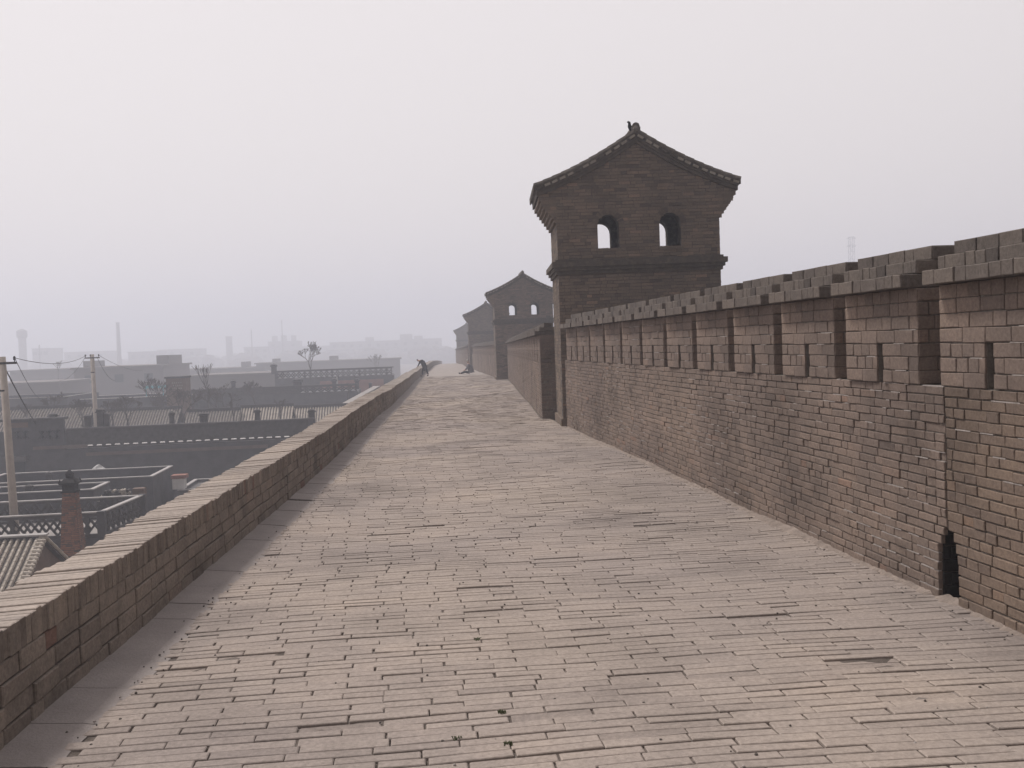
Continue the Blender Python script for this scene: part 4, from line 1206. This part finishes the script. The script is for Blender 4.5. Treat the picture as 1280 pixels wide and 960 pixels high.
block('broad bluish block building left of centre with a hut on its right end', 92, 204, 460, 205, 25, 'far_brick', [(.86, 1.0, 1.8), (.02, .06, 1.2)], rows=1)
block('low hazy house at far left behind the poles', 12, 96, 463.5, 265, 20, 'far_brick')
block('hazy flat house at the left edge below the skyline', -70, 75, 482, 175, 16, 'far_brick')
block('low hazy building between the block building and the brown tower', 205, 330, 462, 300, 20, 'far_brick', [(.75, .8, 1.5)])
block('hazy low row just above the brown tower', 236, 345, 470, 180, 16, 'far_brick')
block('hazy low row behind the railed building', 320, 500, 452, 300, 20, 'far_brick', [(.1, .13, 1.0), (.5, .55, 1.2)])
block('pale stepped block at the right end of the skyline', 500, 552, 424, 520, 25, 'far_concrete', [(.0, .3, 2.6), (.35, .55, 1.6)], rows=3)
block('long pale block left of the stepped skyline block', 412, 500, 427, 540, 25, 'far_concrete', [(.5, .62, 2.0)], rows=3)
block('pale wide building with roof tanks in the middle of the skyline', 335, 372, 427, 560, 25, 'far_concrete', [(.1, .2, 3.0), (.4, .52, 3.2), (.75, .85, 3.0)], rows=3)
block('small pale block left of the roof tank building', 305, 336, 434, 540, 25, 'far_concrete', rows=2)
block('small pale block on the skyline between the tall chimney and the thin stack', 196, 246, 437, 520, 25, 'far_concrete', rows=1)
block('faint low block at far left next to the water tower', 40, 60, 436, 470, 20, 'far_concrete', rows=1)
block('faint low block on the skyline right of the thin stack', 372, 414, 433, 560, 20, 'far_concrete', rows=2)
block('faint hazy block on the skyline left of the tall chimney', 80, 132, 440, 500, 20, 'far_concrete', rows=1)
block('faint hazy block standing just right of the tall chimney', 160, 196, 440, 480, 20, 'far_brick', rows=1)

def stack(label, u, vt, vb, Y, r0, r1, name='chimney', cat='chimney', mat='far_brick'):
    Y *= FAR; r0 *= FAR; r1 *= FAR
    t = at(u, vt, Y); o = empty(name, (t.x, Y, GZ)); tag(o, label, cat)
    h = t.z - GZ
    m = MB(); m.lathe((0, 0, 0), [(r0, 0), (r1, h)], 14); m.build('shaft', M[mat], o, True)
    m = MB(); m.lathe((0, 0, h * .985), [(r1 * 1.15, 0), (r1 * 1.15, h * .03)], 14); m.build('rim', M[mat], o)
stack('tall smoking-works chimney on the left skyline', 147, 404, 437, 400, .95, .6)
stack('short thin stack in the middle of the left skyline', 286, 421, 437, 520, 1.7, 1.5)
t = at(27, 412, 420 * FAR); WT = empty('water_tower', (t.x, 420 * FAR, GZ)); tag(WT, 'hazy water tower with a broad drum top at the far left skyline', 'water tower')
h = t.z - GZ
m = MB(); m.lathe((0, 0, 0), [(1.45 * FAR, 0), (1.45 * FAR, h - 3.4 * FAR)], 12); m.build('shaft', M['far_brick'], WT)
m = MB(); m.lathe((0, 0, h - 3.4 * FAR), [(r_ * FAR, z_ * FAR) for r_, z_ in ((1.5, 0), (1.95, .6), (1.95, 2.8), (1.2, 3.3), (.3, 3.7))], 14); m.build('tank', M['far_brick'], WT)
def mast(label, u, vt, Y, r=.1):
    Y *= FAR; r *= FAR
    t = at(u, vt, Y); o = empty('mast', (t.x, Y, GZ)); tag(o, label, 'mast', 'thin masts on the skyline')
    m = MB(); h = t.z - GZ; m.tube([(0, 0, 0), (0, 0, h)], [r * 1.6, r], 6); m.build('pole', M['steel'], o)
    m = MB(); m.bar((-.8, 0, h - 1.0), (.8, 0, h - 1.0), .12); m.bar((-.5, 0, h - 2.0), (.5, 0, h - 2.0), .12); m.build('crossarm', M['steel'], o)
mast('faint thin mast beside the water tower', 49, 431, 400, .2)
mast('faint tall thin mast above the middle of the skyline', 352, 400, 480, .2)
mast('faint thin mast just right of the thin stack', 314, 412, 460, .2)

# lattice pylon beyond the tall wall
t = at(1064, 296, 500); PY = empty('pylon', (t.x, 500, GZ)); tag(PY, 'very faint lattice pylon in the haze above the tall right wall', 'pylon')
h = t.z - GZ
m = MB()
legs = lambda z: interp(z, [0, h * .7, h], [4.2, 1.15, 1.05])
nz = 16
for k_ in range(nz):
    z0, z1 = h * k_ / nz, h * (k_ + 1) / nz; a0, a1 = legs(z0), legs(z1)
    c0 = [(-a0, -a0, z0), (a0, -a0, z0), (a0, a0, z0), (-a0, a0, z0)]; c1 = [(-a1, -a1, z1), (a1, -a1, z1), (a1, a1, z1), (-a1, a1, z1)]
    for i in range(4):
        m.bar(c0[i], c1[i], .13); m.bar(c0[i], c1[(i + 1) % 4], .07); m.bar(c1[i], c1[(i + 1) % 4], .07)
m.build('frame', M['steel'], PY)
for zq in (h - .7, h - 4.6):
    m = MB()
    for s_ in (-1, 1): m.bar((0, 0, zq + .6), (s_ * 2.4, 0, zq), .18); m.bar((0, 0, zq - .5), (s_ * 2.4, 0, zq), .18)
    m.build('crossarm', M['steel'], PY)

# ------------------------------------------------------------------ poles and wires
def pole(label, u, vt, Y, r, du=0):
    t = at(u, vt, Y); o = empty('utility_pole', (t.x, Y, GZ)); tag(o, label, 'utility pole', 'concrete utility poles in the town')
    h = t.z - GZ
    m = MB(); lean = du
    m.tube([(lean, 0, 0), (0, 0, h)], [r * 1.35, r], 12); m.build('shaft', M['concrete_pole'], o, True)
    m = MB(); m.bar((-.55, -.12, h - .28), (.62, -.12, h - .28), .09, .1); m.build('crossarm', M['iron'], o)
    for x in (-.5, -.1, .55):
        m = MB(); m.lathe((x, -.12, h - .23), [(.02, 0), (.02, .06), (.055, .08), (.05, .14), (.065, .16), (.03, .24)], 8); m.build('insulator', M['soot_and_shade'], o)
    m = MB(); m.tube([(0, 0, h - 1.5), (0, 0, h - 1.42)], r * 1.1, 12); m.build('band', M['iron'], o)
    return o, t
o1, t1 = pole('tall pale concrete pole cut by the left edge of the photo', 2.5, 446, 47, .145, .25)
o2, t2 = pole('thinner pale concrete pole standing behind the long building', 115, 443, 88, .16, .1)
def wire(label, p, q, sag, r=.016, name='power_line'):
    p, q = Vector(p), Vector(q); pts = []
    for i in range(17):
        s_ = i / 16; x = p.lerp(q, s_); x.z -= sag * 4 * s_ * (1 - s_); pts.append(x)
    m = MB(); m.tube(pts, r, 5); o = m.build(name, M['wire']); tag(o, label, 'wire', 'wires of the utility poles'); return o
wire('wire strung nearly level between the two concrete poles', t1 + Vector((.5, -.1, -.05)), t2 + Vector((-.4, -.1, -.05)), .45)
wire('stay wire slanting from the nearer pole down to the long building', t1 + Vector((.1, 0, -.5)), at(45, 530, 73), .1, .03)
wire('thin wire falling from the nearer pole towards the dull tiled roof', t1 + Vector((.55, -.1, -.05)), at(52, 498, 116), .5)
wire('service wire falling from the farther pole to the right', t2 + Vector((.4, -.1, -.2)), at(144, 476, 118), .5)
wire('upper wire leaving the farther pole to the right', t2 + Vector((.5, -.1, -.05)), at(178, 463, 150), .4)
wire('wire leaving the farther pole down to the left', t2 + Vector((-.5, -.1, -.2)), at(74, 476, 125), .5)
wire('loose cable hanging along the nearer pole into the town', t1 + Vector((.2, 0, -2.5)), at(15, 592, 72), .3)

# ------------------------------------------------------------------ bare trees
def bare_tree(label, u, vb, vt, Y, spread=.35, seed=1, depth=6, thick=.020, lean=0.0):
    rnd = random.Random(seed)
    t = at(u, vt, Y); g0 = GZ
    o = empty('bare_tree', (t.x, Y, g0)); tag(o, label, 'tree', 'leafless trees of the town')
    h = t.z - g0; zb = at(u, vb, Y).z - g0
    tr = MB(); cw = MB()
    r0 = max(.08, thick * h * .5); rmin = Y * .00019
    tr.tube([(0, 0, 0), (.05, 0, zb * .5), (0, 0, zb)], [r0 * 1.3, r0 * 1.05, r0 * .9], 8)
    def grow(p, d, l, r, k_):
        q = p + d * l
        mid = p + d * l * .5 + Vector((rnd.uniform(-.06, .06), rnd.uniform(-.06, .06), 0)) * l
        cw.tube([p, mid, q], [max(rmin, r), max(rmin, r * .82), max(rmin * .8, r * .66)], 5 if k_ > 2 else 4, cap=False)
        if k_ == 0: return
        for _ in range(2 if rnd.random() < .5 else 3):
            nd = (d + Vector((rnd.uniform(-1, 1), rnd.uniform(-1, 1), rnd.uniform(-.25, .6))) * spread * 1.9).normalized()
            grow(q, nd, l * rnd.uniform(.62, .86), r * .62, k_ - 1)
    hc = h - zb
    for _ in range(3):
        d = Vector((rnd.uniform(-1, 1) * spread + lean, rnd.uniform(-1, 1) * spread, 1)).normalized()
        grow(Vector((0, 0, zb)), d, hc * .34, r0 * .62, depth - 1)
    tr.build('trunk', M['bark'], o); cw.build('crown', M['bark'], o)
bare_tree('bare tree standing alone against the haze above the railed building', 387, 462, 432, 160, .42, 3, 6)
bare_tree('thin leaning bare tree right of the brown brick tower', 258, 497, 452, 116, .20, 5, 4, .012, -.12)
bare_tree('bare tree just left of the farther pole', 102, 527, 500, 92, .45, 8, 6)
bare_tree('bare tree just right of the farther pole', 140, 527, 503, 92, .45, 9, 6)
bare_tree('bare tree in front of the brown brick tower', 190, 522, 480, 104, .38, 12, 6)
bare_tree('bare tree below the brown brick tower', 205, 524, 496, 103, .42, 14, 6)
bare_tree('bare tree between the bright short roof and the bright ribbed roof', 349, 518, 496, 93, .45, 16, 4)
bare_tree('slender bare tree behind the blocky chimney', 291, 522, 500, 94, .28, 19, 4)
bare_tree('bare tree in front of the left part of the grey building', 318, 505, 478, 118, .45, 21, 6)
bare_tree('small bare tree before the right part of the grey building', 434, 495, 478, 122, .4, 23, 4)
bare_tree('hazy bare tree near the right end of the railed building', 470, 462, 440, 230, .45, 25, 4)
bare_tree('hazy bare tree above the block building', 72, 466, 450, 240, .5, 27, 4)
bare_tree('bare tree at the far left behind the nearer pole', 30, 525, 500, 95, .42, 29, 4)
bare_tree('bare tree left of the grey building roof line', 240, 510, 486, 112, .42, 31, 6)

bare_tree('bare tree close to the right of the ornate chimney on the long building', 158, 528, 497, 90, .5, 41, 6)
bare_tree('bare tree behind the slim dark chimney of the long building', 226, 525, 489, 93, .5, 43, 6)
bare_tree('wide bare tree between the blocky chimney and the bright short roof', 276, 523, 484, 101, .55, 45, 6)
bare_tree('wide bare tree between the far left tiled roof and the farther pole', 66, 524, 494, 100, .5, 47, 6)

# far wooded plain
fw = MB(); rnd = random.Random(4)
for i in range(900):
    Y = rnd.uniform(700, 1750); x = rnd.uniform(-.52, .10) * Y
    h = rnd.uniform(6, 12.5); r = rnd.uniform(4, 12)
    prof = [(r * .2, 0), (r * .75, h * .2), (r, h * .45), (r * .95, h * .68), (r * .72, h * .87), (r * .3, h * .98), (.1, h)]
    k0 = len(fw.v); fw.lathe((x, Y, GZ), prof, 10)
    for q in range(k0, len(fw.v)):
        v = fw.v[q]; fw.v[q] = (v[0] + rnd.uniform(-.16, .16) * r, v[1], v[2] + rnd.uniform(-.08, .08) * h)
tag(fw.build('far_woods', M['bark']), 'hazy belt of trees and scrub along the far plain', 'woods', None, 'stuff')

# ------------------------------------------------------------------ haze: one even box of smoky winter air
hz = MB(); hz.box((-1400, -45, GZ - 1.2), (1400, 1900, 56))
hm = bpy.data.materials.new('haze'); hm.use_nodes = True; t = hm.node_tree; t.nodes.clear()
mo = t.nodes.new('ShaderNodeOutputMaterial'); pvn = t.nodes.new('ShaderNodeVolumePrincipled')
pvn.inputs['Color'].default_value = (.845, .88, .985, 1); pvn.inputs['Density'].default_value = .0025; pvn.inputs['Anisotropy'].default_value = .3
t.links.new(pvn.outputs[0], mo.inputs['Volume'])
o = hz.build('haze', hm); tag(o, kind='stuff')
